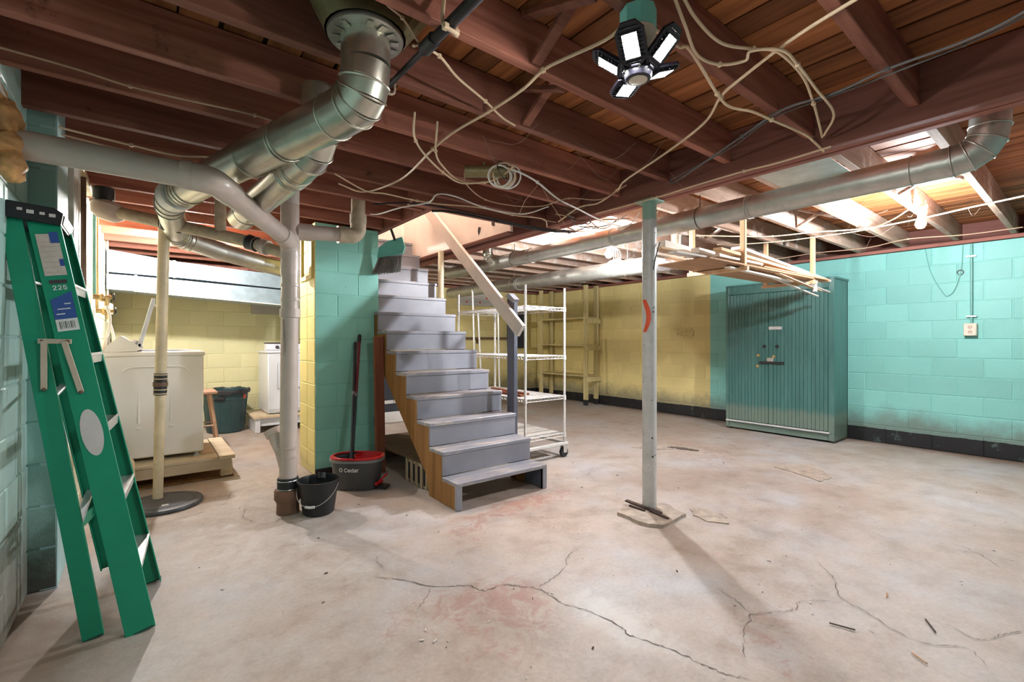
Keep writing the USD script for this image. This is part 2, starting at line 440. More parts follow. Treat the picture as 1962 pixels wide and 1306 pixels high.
# post: pale grey paint, teal above 2.0 m, worn to bare grey metal below the orange mark
mat("post_paint", {"g": ("geometry", {}), "s": ("separate_xyz", {}), "n": ("noise_texture", {"scale": 9.0, "detail": 6.0, "roughness": 0.7}),
    "n2": ("noise_texture", {"scale": 30.0, "detail": 4.0}),
    "t": ("math", {"math_type": "multiply_add", "value2": 0.16}), "gt": ("math", {"math_type": "greater_than", "value2": 2.14}),
    "c": ("rgb_ramp", {"ramp": [(0.3, (0.50, 0.51, 0.50)), (0.7, (0.66, 0.66, 0.65))]}),
    "m": ("mix", {"color2": (0.30, 0.47, 0.39)}),
    "d": ("map_range", {"from_min": 0.70, "from_max": 0.72, "to_max": 0.9}), "m2": ("mix", {"color2": (0.06, 0.06, 0.06)}),
    "p": ("principled_bsdf", {"roughness": 0.38})},
    [("g.position", "s.vector"), ("g.position", "n.vector"), ("g.position", "n2.vector"), ("n.fac", "t.value1"), ("s.z", "t.value3"), ("t.value", "gt.value1"), ("gt.value", "m.fac"),
     ("n.fac", "c.fac"), ("c.color", "m.color1"), ("n2.fac", "d.value"), ("d.result", "m2.fac"), ("m.color", "m2.color1"), ("m2.color", "p.base_color")])
# cabinet: green paint, greyed by water along the bottom
mat("cabinet_green", {"g": ("geometry", {}), "s": ("separate_xyz", {}), "o": ("object_info", {}),
    "mp": ("mapping", {"scale": (6, 6, 0.8)}), "n": ("noise_texture", {"scale": 2.0, "detail": 7.0, "roughness": 0.7}),
    "n2": ("noise_texture", {"scale": 26.0, "detail": 5.0, "roughness": 0.7}),
    "c": ("rgb_ramp", {"ramp": [(0.3, (0.040, 0.125, 0.110)), (0.7, (0.072, 0.185, 0.165))]}),
    "z": ("map_range", {"range_type": "smoothstep", "from_min": 0.47, "from_max": 0.37, "to_min": 0.0, "to_max": 0.5}),
    "za": ("math", {"math_type": "multiply_add", "value2": 0.18}),
    "m": ("mix", {"color2": (0.23, 0.255, 0.19)}),
    "d": ("map_range", {"from_min": 0.715, "from_max": 0.735, "to_max": 0.85}), "m2": ("mix", {"color2": (0.45, 0.45, 0.38)}),
    "p": ("principled_bsdf", {"roughness": 0.3, "specular_ior_level": 0.5})},
    [("g.position", "s.vector"), ("g.position", "mp.vector"), ("mp.vector", "n.vector"), ("g.position", "n2.vector"), ("n.fac", "c.fac"),
     ("n.fac", "za.value1"), ("s.z", "za.value3"), ("za.value", "z.value"), ("z.result", "m.fac"), ("c.color", "m.color1"),
     ("n2.fac", "d.value"), ("d.result", "m2.fac"), ("m.color", "m2.color1"), ("m2.color", "p.base_color")])


def lamp_mat(name, col, strength):
    mat(name, {"e": ("emission", {"color": col, "strength": strength})}, [], surface="e.emission")


lamp_mat("bulb_glow", (0.93, 0.96, 1.0), BULB)
lamp_mat("laundry_glow", (1.0, 0.97, 0.92), LAUNDRY)
lamp_mat("led_glow", (1.0, 0.97, 0.94), LED)
lamp_mat("stairwell_glow", (1.0, 0.85, 0.70), UPSTAIRS)

# ------------------------------------------------------------------ floor
FX0, FX1, FY0, FY1 = -0.60, 6.95, -2.4, 7.95
nx, ny = 190, 260
gx, gy = np.linspace(FX0, FX1, nx), np.linspace(FY0, FY1, ny)
XX, YY = np.meshgrid(gx, gy, indexing="ij")
P3 = np.stack([XX, YY, 0 * XX], -1)
ZZ = (meshkit.fbm(P3 * 1.6, 4, 3) - 1.0) * 0.006


def blob(cx, cy, rx, ry, a=1.0, rot=0.0):
    c, s = math.cos(rot), math.sin(rot)
    u, w = (XX - cx) * c + (YY - cy) * s, -(XX - cx) * s + (YY - cy) * c
    return a * np.exp(-(u / rx) ** 2 - (w / ry) ** 2)


st_r = (blob(2.25, 2.66, 0.55, 0.16, 0.85) + blob(1.6, 2.5, 0.3, 0.25, 0.45) + blob(1.0, 1.85, 0.35, 0.25, 0.55) + blob(1.42, 1.72, 0.22, 0.22, 0.6)
        + blob(1.2, 1.45, 0.35, 0.25, 0.42) + blob(1.9, 0.85, 0.35, 0.3, 0.42) + blob(4.7, 2.6, 0.9, 0.5, 0.45) + blob(2.35, 0.9, 0.3, 0.2, 0.3) + blob(5.6, 3.4, 0.9, 0.6, 0.4)
        + blob(0.2, 2.1, 0.3, 0.25, 0.2) + blob(4.2, 4.6, 1.2, 0.7, 0.22))
st_b = (blob(1.45, 2.2, 0.55, 0.22, 0.30, 0.9) + blob(-0.3, 2.5, 0.28, 0.45, 0.42) + blob(5.3, 4.2, 1.6, 1.3, 0.28) + blob(2.2, 4.2, 0.8, 0.8, 0.35)
        + 0.5 * np.exp(-np.abs(XX - 6.80) / 0.12) + 0.35 * np.exp(-np.abs(XX + 0.44) / 0.10) + blob(-0.05, 5.1, 0.5, 0.35, 0.35) + blob(6.6, 0.5, 0.25, 0.5, 0.3)
        + blob(1.5, 0.4, 0.6, 0.5, 0.15))
st_w = (blob(0.6, 3.1, 0.8, 0.7, 0.40) + blob(1.6, 1.25, 0.16, 0.35, 0.5) + blob(0.7, 4.4, 0.5, 0.9, 0.45) + blob(1.6, 2.9, 0.3, 0.25, 0.35)
        + blob(1.7, 1.8, 0.5, 0.5, 0.25) + blob(2.3, 0.75, 0.3, 0.25, 0.28) + blob(0.9, 2.3, 0.5, 0.5, 0.25) + blob(4.0, 1.7, 0.9, 0.6, 0.2))
idx = np.arange(nx * ny).reshape(nx, ny)
ff = np.stack([idx[:-1, :-1], idx[1:, :-1], idx[1:, 1:], idx[:-1, 1:]], -1).reshape(-1, 4)
fl = usdkit.mesh(stage, "/World/floor", (np.stack([XX, YY, ZZ], -1).reshape(-1, 3), ff), "/World/Looks/concrete", smooth=True)
UsdGeom.PrimvarsAPI(fl).CreatePrimvar("stain", Sdf.ValueTypeNames.Color3fArray, "vertex").Set(
    [Gf.Vec3f(*map(float, c)) for c in np.stack([st_r, st_b, st_w], -1).reshape(-1, 3)])
floor = tag(fl.GetPrim(), "worn grey concrete basement floor with cracks and faded red paint", "floor", kind="structure")
LOC["/World/floor"] = V(0, 0, 0)
CRACKS = [[(0.92, 2.29), (1.01, 2.18), (1.1, 2.03), (1.24, 1.93), (1.28, 1.84), (1.38, 1.83), (1.44, 1.76), (1.49, 1.7), (1.5, 1.61), (1.5, 1.52), (1.53, 1.45), (1.55, 1.4), (1.57, 1.26), (1.55, 1.19), (1.58, 1.11), (1.61, 1.03), (1.62, 0.94), (1.64, 0.85), (1.68, 0.77)],
          [(1.51, 1.7), (1.63, 1.72), (1.74, 1.76), (1.86, 1.85), (1.96, 1.87)], [(1.01, 2.51), (0.99, 2.42), (0.99, 2.35)], [(1.09, 2.02), (1.03, 1.96), (0.95, 1.89)],
          [(1.79, 0.84), (1.93, 0.91), (2.08, 0.95), (2.15, 1.06), (2.18, 1.16)], [(2.08, 0.95), (2.17, 0.91), (2.27, 0.85), (2.37, 0.86), (2.44, 0.81), (2.51, 0.73)],
          [(2.87, 0.95), (2.73, 0.84), (2.56, 0.76), (2.51, 0.65), (2.44, 0.53), (2.44, 0.42), (2.52, 0.33), (2.44, 0.26)], [(2.67, 0.41), (2.63, 0.32), (2.67, 0.28), (2.75, 0.25), (2.84, 0.2)],
          [(3.75, 0.56), (3.72, 0.45), (3.55, 0.33)], [(-0.03, 3.81), (0.14, 3.85), (0.31, 3.9), (0.47, 4.03), (0.54, 4.27), (0.71, 4.33)], [(0.63, 3.8), (0.55, 3.76), (0.53, 3.6), (0.57, 3.46)], [(0.57, 3.44), (0.64, 3.38), (0.74, 3.46)]]
for ci, line in enumerate(CRACKS):
    p = spline([(x, y, 0) for x, y in line], 7)[:, :2]
    p = p + (rng.random(p.shape) - 0.5) * 0.014
    wd = (0.0005 + 0.0022 * rng.random(len(p))) * (1.15 if ci == 0 else 0.7)
    wd[0] = wd[-1] = 0.0004
    t = np.gradient(p, axis=0)
    nn = np.stack([-t[:, 1], t[:, 0]], 1) / (np.linalg.norm(t, axis=1, keepdims=True) + 1e-9)
    a, b = p + nn * wd[:, None], p - nn * wd[:, None]
    k = len(p)
    vv = np.vstack([np.c_[a, np.full(k, 0.0008)], np.c_[b, np.full(k, 0.0008)]])
    obj("crack", M().add(vv, [(i, i + 1, k + i + 1, k + i) for i in range(k - 1)]), "crack_dark", floor, smooth=False)


def slab(name, pts, z0, z1, m, rough=0.02, parent=floor, label=None):
    """broken-edged flat patch"""
    q = []
    for i in range(len(pts)):
        a, b = V(*pts[i]), V(*pts[(i + 1) % len(pts)])
        for t in np.linspace(0, 1, 5, endpoint=False):
            q.append(a * (1 - t) + b * t + (rng.random(2) - 0.5) * rough)
    return obj(name, M().prism([(x, y, z0) for x, y in q], (0, 0, z1 - z0)), m, parent, smooth=False, label=label)


slab("concrete_patch", [(2.56, 2.08), (2.82, 2.13), (2.98, 1.97), (2.90, 1.77), (2.62, 1.74), (2.55, 1.82)], -0.01, 0.018, "patch_concrete", 0.022)
slab("concrete_patch", [(3.09, 1.835), (3.14, 1.755), (3.13, 1.60), (3.01, 1.51), (2.94, 1.61), (2.96, 1.73)], -0.01, 0.0025, "patch_concrete", 0.02)
slab("concrete_patch", [(4.30, 3.28), (4.40, 3.05), (4.62, 2.92), (4.78, 3.0), (4.62, 3.25)], -0.01, 0.004, "patch_concrete", 0.03)
slab("concrete_patch", [(4.72, 1.95), (5.10, 1.74), (4.74, 1.46), (4.52, 1.49), (4.65, 1.74)], -0.01, 0.0025, "patch_concrete", 0.03)
slab("floor_hole", [(4.60, 3.02), (4.66, 2.88), (4.73, 2.72), (4.76, 2.74), (4.74, 2.9), (4.68, 3.02)], -0.004, 0.006, "crack_dark", 0.02)

ch, dk = M(), M()
for k in range(320):
    x, y = 0.2 + 5.6 * rng.random(), 0.3 + 4.6 * rng.random()
    if x < 1.0 and y < 1.0:
        continue
    r, t = 0.0025 + 0.006 * rng.random() ** 3, rng.random() * 6.28
    (ch if k % 3 else dk).beam((x, y, 0.0012), (x + r * 2.4 * math.cos(t), y + r * 2.4 * math.sin(t), 0.0012), r * (0.4 + rng.random()), 0.0022, 0.0006)
obj("paint_flakes", ch, "sticker_grey", floor, smooth=False, kind="stuff")
obj("dirt_crumbs", dk, "rust_dark", floor, smooth=False, kind="stuff")
for x, y, l, t in ((2.55, 0.42, 0.10, 0.5), (2.31, 0.63, 0.09, 1.9), (2.72, 0.62, 0.05, 0.2), (2.28, 0.40, 0.06, 1.0)):
    obj("wood_splinter", M().beam((x, y, 0.003), (x + l * math.cos(t), y + l * math.sin(t), 0.003), 0.006, 0.004, 0.001), "rust_dark" if l > 0.07 else "plywood", floor, smooth=False)

# ------------------------------------------------------------------ block walls
BW, BH, GAP = 0.4064, 0.203, 0.008


def block_wall(name, o, ux, nrm, length, z1, m, shift=0.0, depth=0.10, parent=None, jit=0.0012, label=None, start_half=0):
    """o: start at floor on the face line; ux: along the wall; nrm: out of the face. Blocks in running bond on a recessed bed."""
    o, ux, nrm = V(*o), V(*ux), V(*nrm)
    w = parent
    if w is None:
        w = thing(name, label or ("painted concrete block wall " + name.split("_")[1]), "wall", (0, 0, 0), kind="structure")
    bed = M()
    c0, c1 = o - nrm * 0.0045, o + ux * length - nrm * (depth + 0.02)
    bed.box(np.r_[c0[:2], 0.0], np.r_[c1[:2], z1], 0.0005)
    obj("mortar", bed, m, w, smooth=False)
    rows = int(math.ceil(z1 / BH - 0.2))
    for r in range(rows):
        za, zb = r * BH + GAP / 2, min((r + 1) * BH - GAP / 2, z1)
        x = -((r + start_half) % 2) * BW / 2 - shift
        while x < length - 0.02:
            a, b = max(x + GAP / 2, 0.0), min(x + BW - GAP / 2, length)
            if b - a > 0.03:
                e = (rng.random() - 0.5) * 2 * jit
                p, q = o + ux * a + nrm * e, o + ux * b - nrm * depth
                obj("block", M().box(np.r_[p[:2], za], np.r_[q[:2], zb], 0.004), m, w, smooth=False)
            x += BW
    return w


WT = 2.225
WX = 6.82
block_wall("wall_right", (WX, -0.35, 0), (0, 1, 0), (-1, 0, 0), 8.11, WT, "block_right", shift=0.12, label="right concrete block wall, turquoise near and yellow beyond, black foot")
obj("block_run", M().box((WX, -2.4, 0), (WX + 0.1, -0.35, WT)), "block_right", stage.GetPrimAtPath("/World/wall_right"))
wb = block_wall("wall_back", (2.6, 7.76, 0), (1, 0, 0), (0, -1, 0), 4.22, WT, "block_back", label="yellow concrete block back wall behind the shelving")
block_wall("wall_back_laundry", (-0.34, 7.76, 0), (1, 0, 0), (0, -1, 0), 2.94, WT, "block_laundry", shift=0.2, label="yellow concrete block wall behind the dryer and bin")
block_wall("wall_left_laundry", (-0.345, 3.56, 0), (0, 1, 0), (1, 0, 0), 4.2, WT + 0.14, "block_laundry_side", shift=0.1, label="pale yellow block wall left of the washer")
block_wall("wall_left", (-0.44, 1.93, 0), (0, 1, 0), (1, 0, 0), 1.22, 2.42, "block_left", shift=0.05, jit=0.002, label="grimy turquoise block wall behind the ladder")
obj("block_run", M().box((-0.54, -2.4, 0), (-0.44, 1.93, 2.42)), "block_left", stage.GetPrimAtPath("/World/wall_left"))
pil = block_wall("wall_pilaster", (-0.56, 3.15, 0), (1, 0, 0), (0, -1, 0), 0.22, 2.42, "block_pilaster", shift=0.1, depth=0.4, jit=0.001, label="turquoise block pilaster projecting from the left wall")
front = thing("wall_front", "plain block wall behind the camera", "wall", kind="structure")
obj("block_run", M().box((-0.6, -2.5, 0), (6.95, -2.4, 2.46)), "block_left", front)
# free-standing block pillar, turquoise face and yellow side
pw = thing("block_pillar", "square concrete block pillar painted turquoise in front and yellow on its left side", "pillar", (1.475, 4.58, 0))
obj("mortar", M().box((1.1845, 4.3345, 0), (1.7655, 4.8255, 2.26), 0.001), "block_pillar", pw, smooth=False)
obj("foot_paint", M().box((1.186, 4.3322, 0), (1.77, 4.40, 0.055), 0.002), "rubber_black", pw, label="black paint along the foot of the pillar")
for r in range(11):
    za, zb = r * BH + 0.06 * (r == 0), min((r + 1) * BH - 0.006, 2.25)
    cut = 1.18 + 0.59 * (0.34 if r % 2 else 0.66)
    for a, b in ((1.18, cut - 0.003), (cut + 0.003, 1.77)):
        e = (rng.random() - 0.5) * 0.002
        obj("block", M().box((a, 4.33 + e, za), (b, 4.575, zb), 0.004), "block_pillar", pw, smooth=False)
        obj("block", M().box((a, 4.581, za), (b, 4.83, zb), 0.004), "block_pillar", pw, smooth=False)
side = M()
side.box((1.160, 4.36, 1.76), (1.1815, 4.40, 2.19), 0.002).box((1.160, 4.70, 1.76), (1.1815, 4.74, 2.19), 0.002).box((1.160, 4.40, 1.76), (1.1815, 4.70, 1.80), 0.002).box((1.160, 4.40, 2.15), (1.1815, 4.70, 2.19), 0.002)
obj("side_frame", side, "shelf_yellow", pw)

# ------------------------------------------------------------------ ceiling: deck planks, joists, girder, bridging
ceil = thing("ceiling", "open joist ceiling with red-brown joists under a plank subfloor", "ceiling", kind="structure")
OX0, OX1, OY0, OY1 = 1.84, 2.62, 3.36, 5.62           # stairwell opening
x = -0.62
JY = [-2.0, -1.58, -1.16, -0.74, -0.32, 0.10, 0.51, 0.93, 1.375, 1.79, 2.20, 2.60, 3.02]
while x < 6.95:
    w = 0.128 + 0.012 * rng.random()
    cuts = [FY0 - 0.1, float(rng.choice(JY[4:10])) + 0.02, 7.95] if rng.random() < 0.75 else [FY0 - 0.1, 7.95]
    if x + w > OX0 - 0.04 and x < OX1 + 0.04:
        segs = [(cuts[0], OY0 - 0.04), (OY1 + 0.04, 7.95)]
    else:
        segs = list(zip(cuts[:-1], cuts[1:]))
    for a, b in segs:
        e = 0.004 * rng.random()
        obj("plank", M().box((x, a + 0.002, 2.462 + e), (x + w, b - 0.002, 2.484 + e), 0.002), "deck", ceil, smooth=False)
    x += w + (0.007 if rng.random() < 0.7 else 0.018)
obj("subfloor", M().box((-0.7, -2.6, 2.52), (OX0 - 0.02, 8.0, 2.56)).box((OX1 + 0.02, -2.6, 2.52), (7.1, 8.0, 2.56)).box((OX0 - 0.02, -2.6, 2.52), (OX1 + 0.02, OY0 - 0.02, 2.56)).box((OX0 - 0.02, OY1 + 0.02, 2.52), (OX1 + 0.02, 8.0, 2.56)), "dark_board", ceil, smooth=False)


def joist(y, x0, x1, m):
    e = 0.006 * (rng.random() - 0.5)
    obj("joist", M().box((x0, y, 2.27 + e), (x1, y + 0.044, 2.461), 0.003), m, ceil, smooth=False)


for y in JY:
    joist(y, -0.6, 2.76, "joist_red")
for y in (3.43, 3.84, 4.25, 4.66, 5.07):
    joist(y, -0.6, 1.79, "joist_red")
for y in (5.70, 6.11, 6.52, 6.93, 7.34):
    joist(y, -0.6, 2.76, "joist_red")
for y in JY + [3.43, 3.84, 4.25, 4.66, 5.07, 5.48, 5.9, 6.31, 6.72, 7.13, 7.54]:
    joist(y, 2.93, 6.95, "joist_pale" if y > 0.4 else "joist_red")
# trimmers and headers of the stair opening
obj("trimmer", M().box((1.79, 3.31, 2.26), (1.835, 5.70, 2.461), 0.003), "girder_wood", ceil)
obj("header", M().box((1.60, 3.26, 2.255), (2.76, 3.345, 2.461), 0.003), "joist_red", ceil)
obj("header", M().box((1.84, 5.63, 2.255), (2.76, 5.70, 2.461), 0.003), "joist_red", ceil)
for k, (a, b) in enumerate(((2.765, 2.818), (2.822, 2.875), (2.879, 2.925))):
    obj("girder", M().box((a, -2.6, 2.20 + 0.006 * (k == 1)), (b, 7.75, 2.461), 0.004), "girder_wood", ceil, smooth=False)
for a, b in (((4.05, 0.985, 2.28), (4.12, 1.36, 2.44)), ((4.09, 0.985, 2.44), (4.16, 1.36, 2.28)), ((4.25, 0.565, 2.28), (4.32, 0.92, 2.44)), ((4.30, 0.565, 2.44), (4.36, 0.92, 2.28)),
             ((4.75, 1.43, 2.28), (4.8, 1.78, 2.44)), ((4.8, 1.43, 2.44), (4.85, 1.78, 2.28)), ((1.40, 1.43, 2.28), (1.44, 1.78, 2.44)), ((1.45, 1.43, 2.44), (1.49, 1.78, 2.28)),
             ((1.1, 0.985, 2.28), (1.14, 1.36, 2.44)), ((1.15, 0.985, 2.44), (1.19, 1.36, 2.28)), ((4.6, 2.25, 2.28), (4.64, 2.6, 2.44)), ((4.64, 2.25, 2.44), (4.68, 2.6, 2.28))):
    obj("bridging", M().beam(a, b, 0.02, 0.045, 0.002, up=(1, 0, 0)), "joist_pale" if a[0] > 3 else "joist_red", ceil)
# sheet-metal pans closing joist bays beyond the girder
obj("sheet_pan", M().box((2.95, 0.975, 2.2665), (3.55, 1.375, 2.2695), 0.0005).box((2.94, 0.975, 2.255), (2.96, 1.375, 2.2695), 0.001).box((3.54, 0.975, 2.255), (3.555, 1.375, 2.2695), 0.001), "galvanized_dull", ceil)
obj("trim_board", M().box((6.79, -2.5, 2.23), (6.95, 7.9, 2.268), 0.003), "girder_wood", ceil)
obj("trim_board", M().box((-0.55, 7.70, 2.23), (6.95, 7.9, 2.268), 0.003), "girder_wood", ceil)
obj("rim_board", M().box((6.96, -2.6, 2.23), (7.0, 7.9, 2.52)).box((-0.7, 7.9, 2.23), (7.0, 7.95, 2.52)).box((-0.66, -2.6, 2.2), (-0.62, 7.9, 2.52)), "girder_wood", ceil)

# stairwell: lined shaft up to the floor above
well = thing("wall_stairwell", "pinkish white plaster lining of the stairwell above the stairs", "wall", kind="structure")
obj("plaster_panel", M().box((2.625, 3.35, 2.195), (2.655, 5.62, 4.9), 0.002), "plaster_pink", well)
obj("panel_lip", M().box((2.60, 3.35, 2.185), (2.66, 5.2, 2.205), 0.002), "girder_wood", well)
obj("plaster_panel", M().box((1.79, 3.35, 2.47), (1.835, 5.62, 4.9), 0.002), "plaster_pink", well)
obj("plaster_panel", M().box((1.79, 5.58, 2.47), (2.655, 5.63, 4.9), 0.002), "plaster_pink", well)
obj("plaster_panel", M().box((1.79, 3.30, 2.47), (2.655, 3.345, 4.9), 0.002), "plaster_pink", well)
obj("plaster_panel", M().box((1.79, 3.30, 4.9), (2.655, 5.63, 4.95), 0.002), "plaster_pink", well)
for xx in (1.90, 1.98, 2.08):
    obj("door_trim", M().box((xx, 5.53, 2.3), (xx + 0.05, 5.58, 4.4), 0.004), "door_trim", well)
for yy, zz in ((3.62, 2.33), (3.86, 2.30), (3.46, 2.37)):
    a = rng.random(5) * 0.02 + 0.018
    obj("broken_hole", M().prism([(2.6235, yy + a[i] * math.cos(i * 1.257), zz + 1.3 * a[i] * math.sin(i * 1.257)) for i in range(5)], (0.003, 0, 0)), "cable_black", well, smooth=False)
globe = thing("globe_light", "glowing globe lamp high in the stairwell", "lamp", (2.2, 4.9, 4.86))
obj("globe", M().sphere((2.2, 4.9, 4.72), 0.12, 2), "stairwell_glow", globe)
obj("lamp_holder", M().rev([(0.0, 4.89), (0.06, 4.89), (0.06, 4.82), (0.04, 4.81)], (2.2, 4.9, 0)), "porcelain", globe)


def bare_bulb(name, label, c, glow, stem=0.12, group=None, r=0.037):
    x, y, z = c
    t = thing(name, label, "light bulb", (x, y, z + stem))
    obj("bulb", M().rev([(0.0, -r), (0.6 * r, -0.8 * r), (r, 0), (0.85 * r, 0.6 * r), (0.45 * r, 1.35 * r), (0.4 * r, 1.6 * r)], c, 20), glow, t, label="lit glass bulb")
    obj("socket", M().rev([(0.0, stem), (0.045, stem), (0.045, stem - 0.02), (0.022, stem - 0.03), (0.02, 1.5 * r), (0.0, 1.45 * r)], c, 18), "porcelain", t)
    return t


bare_bulb("bare_bulb", "lit bare bulb hanging just left of the grey support post", (3.45, 2.89, 2.02), "bulb_glow", stem=0.10)
bare_bulb("bare_bulb", "lit bare bulb under the joists right of the hanging lumber", (4.80, 0.88, 2.12), "bulb_glow", stem=0.15)
bare_bulb("bare_bulb", "lit bare bulb over the washer hidden behind the ducts", (0.30, 5.72, 2.17), "laundry_glow", stem=0.10)
obj("side_face", M().box((-0.40, 3.152, 0.0), (-0.337, 3.555, 2.40), 0.002), "pilaster_blue", pil, label="pale blue-grey painted right side of the pilaster")

# ------------------------------------------------------------------ support post
post = thing("support_post", "round pale grey steel support post under the girder with an orange spray mark", "post", (2.83, 2.0, 0))
PX, PY = 2.83, 2.0
obj("shaft", M().rev([(0.0, 0.022), (0.05, 0.022), (0.05, 2.188), (0.0, 2.188)], (PX, PY, 0), 36), "post_paint", post)
obj("cap_plate", M().box((PX - 0.075, PY - 0.075, 2.186), (PX + 0.075, PY + 0.075, 2.1995), 0.002), "post_paint", post)
for a, b, w in (((2.785, 2.17, 0.024), (2.765, 1.86, 0.024), 0.032), ((2.72, 2.09, 0.023), (2.724, 1.96, 0.023), 0.018), ((2.75, 1.94, 0.023), (2.722, 1.775, 0.023), 0.02)):
    obj("base_shim", M().beam(a, b, w, 0.012, 0.002), "rust_dark", post)
# the sprayed bow: a skin on the shaft, seen from the stairs side
mk = M()
th0 = math.atan2(-PY, -PX) - 0.35
zs = np.linspace(1.262, 1.493, 15)
for j in range(14):
    q = []
    for z in (zs[j], zs[j + 1]):
        s = (z - 1.262) / 0.231
        mid = th0 - 0.5 + 0.75 * math.sin(math.pi * (1 - s) * 0.95)
        hw = 0.30 + 0.07 * s
        q += [(PX + 0.0506 * math.cos(mid + k * hw), PY + 0.0506 * math.sin(mid + k * hw), z) for k in (-1, -0.33, 0.33, 1)]
    mk.add(q, [(k, k + 1, k + 5, k + 4) for k in range(3)])
obj("spray_mark", mk, "orange_spray", post, label="bowed stroke of orange spray paint")
obj("wire_tail", M().tube(spline([(2.80, 1.945, 1.70), (2.815, 1.94, 1.78), (2.845, 1.935, 1.86), (2.87, 1.94, 1.90)]), 0.004, 6), "cable_black", post)


# ------------------------------------------------------------------ ducts
def seam(t, c, ax, r, m="galvanized"):
    obj("seam", M().ring(c, ax, r, 0.004, 28, 6), m, t)


def gored(t, pts, r, m, n=4):
    """adjustable elbow: straight gores with a rolled seam between"""
    p = bend(pts, 10, n)
    p = np.vstack([pts[0], p[1:-1], pts[-1]])
    for i in range(len(p) - 1):
        d = unit(p[i + 1] - p[i])
        e = r * 0.16
        obj("elbow_gore", M().tube([p[i] - d * (e if i else 0), p[i + 1] + d * (e if i < len(p) - 2 else 0)], r, 28, caps=True), m, t)
        if i:
            seam(t, p[i], unit(d + unit(p[i] - p[i - 1])), r + 0.002, m)


d1 = thing("round_duct", "large shiny round duct dropping from a ceiling boot over the pink drain pipe", "duct", (0.61, 1.62, 2.27), group=None)
R1 = 0.084
boot = M()
rr = [(0.25, 0.10, 2.46), (0.125, 0.125, 2.275)]
ring_v = []
for hx, hy, z in rr:
    ring_v += [(0.61 + hx * math.cos(a) * 1.1, 1.605 + hy * math.sin(a) * 1.1, z) for a in np.linspace(0, 2 * np.pi, 24, endpoint=False)]
boot.add(ring_v, [(k, (k + 1) % 24, 24 + (k + 1) % 24, 24 + k) for k in range(24)])
obj("boot", boot, "old_tin", d1, label="brownish tin boot flaring up between the joists")
obj("collar_flange", M().rev([(R1, 2.262), (0.128, 2.262), (0.13, 2.27), (0.128, 2.278), (R1, 2.278)], (0.61, 1.605, 0), 36), "galvanized_dull", d1)
for k in range(14):
    a = k * 2 * math.pi / 14
    if k in (3, 9):
        continue
    obj("collar_tab", M().beam((0.61 + R1 * math.cos(a), 1.605 + R1 * math.sin(a), 2.256), (0.61 + 0.112 * math.cos(a), 1.605 + 0.112 * math.sin(a), 2.2585), 0.022, 0.002, 0.0005), "galvanized", d1, smooth=False)
obj("drop_section", M().tube([(0.61, 1.605, 2.275), (0.61, 1.605, 2.17)], R1, 32), "galvanized", d1)
gored(d1, [(0.61, 1.605, 2.17), (0.605, 1.62, 2.055), (0.565, 1.80, 2.05)], R1, "galvanized", 3)
obj("duct_run", M().tube([(0.565, 1.80, 2.05), (0.36, 2.62, 2.075), (0.16, 3.44, 2.085)], R1, 32), "galvanized", d1)
for s in (0.0, 0.22, 0.235, 0.42, 0.9, 0.93, 0.96):
    seam(d1, (0.565 - 0.405 * s, 1.80 + 1.64 * s, 2.05 + 0.035 * s), (-0.405, 1.64, 0.035), R1 + 0.001)
obj("end_collar", M().tube([(0.16, 3.43, 2.085), (0.135, 3.53, 2.085)], R1 + 0.012, 28), "enamel_white", d1)
gored(d1, [(0.14, 3.50, 2.085), (0.115, 3.66, 2.07), (0.17, 4.2, 2.03)], R1 - 0.006, "galvanized_dull", 2)
gored(d1, [(0.17, 4.2, 2.03), (0.19, 4.40, 2.0), (0.50, 4.53, 1.94)], R1 - 0.008, "galvanized_dull", 4)
obj("duct_run", M().tube([(0.50, 4.53, 1.94), (1.02, 4.70, 1.86)], R1 - 0.012, 28), "galvanized_dull", d1)

d2 = thing("round_duct", "smaller shiny round duct with an elbow tucked under the large duct", "duct", (0.60, 2.12, 2.27))
R2 = 0.078
gored(d2, [(0.60, 2.11, 2.30), (0.60, 2.125, 2.045), (0.57, 2.36, 2.02)], R2, "galvanized", 3)
obj("duct_run", M().tube([(0.57, 2.36, 2.02), (0.50, 3.0, 1.99), (0.47, 3.35, 1.975)], R2, 32), "galvanized", d2)
for s in (0.02, 0.08, 0.10, 0.85):
    seam(d2, (0.57 - 0.1 * s, 2.36 + 0.99 * s, 2.02 - 0.045 * s), (-0.10, 0.99, -0.045), R2 + 0.001)

d3 = thing("round_duct", "long grey round duct running beside the girder to an elbow at the ceiling", "duct", (3.20, 0.36, 2.1))
R3 = 0.075
obj("duct_run", M().tube([(3.19, 0.56, 2.10), (3.19, 5.4, 2.10)], R3, 32), "galvanized_dull", d3)
gored(d3, [(3.19, 0.60, 2.10), (3.19, 0.335, 2.105), (3.195, 0.325, 2.44)], R3, "galvanized_dull", 4)
for y in (0.62, 1.45, 1.47, 2.6, 2.62, 3.7, 4.8):
    seam(d3, (3.19, y, 2.10), (0, 1, 0), R3 + 0.001, "galvanized_dull")
for y in (1.82, 4.0):
    obj("hanger_strap", M().ring((3.19, y, 2.10), (0, 1, 0), R3 + 0.003, 0.003, 28, 4).tube([(3.19, y, 2.175), (3.19, y, 2.27)], 0.004, 6), "iron_rust", d3)
gored(d3, [(3.13, 4.34, 2.13), (3.07, 4.34, 2.17), (3.06, 4.33, 2.40)], 0.056, "galvanized", 3)

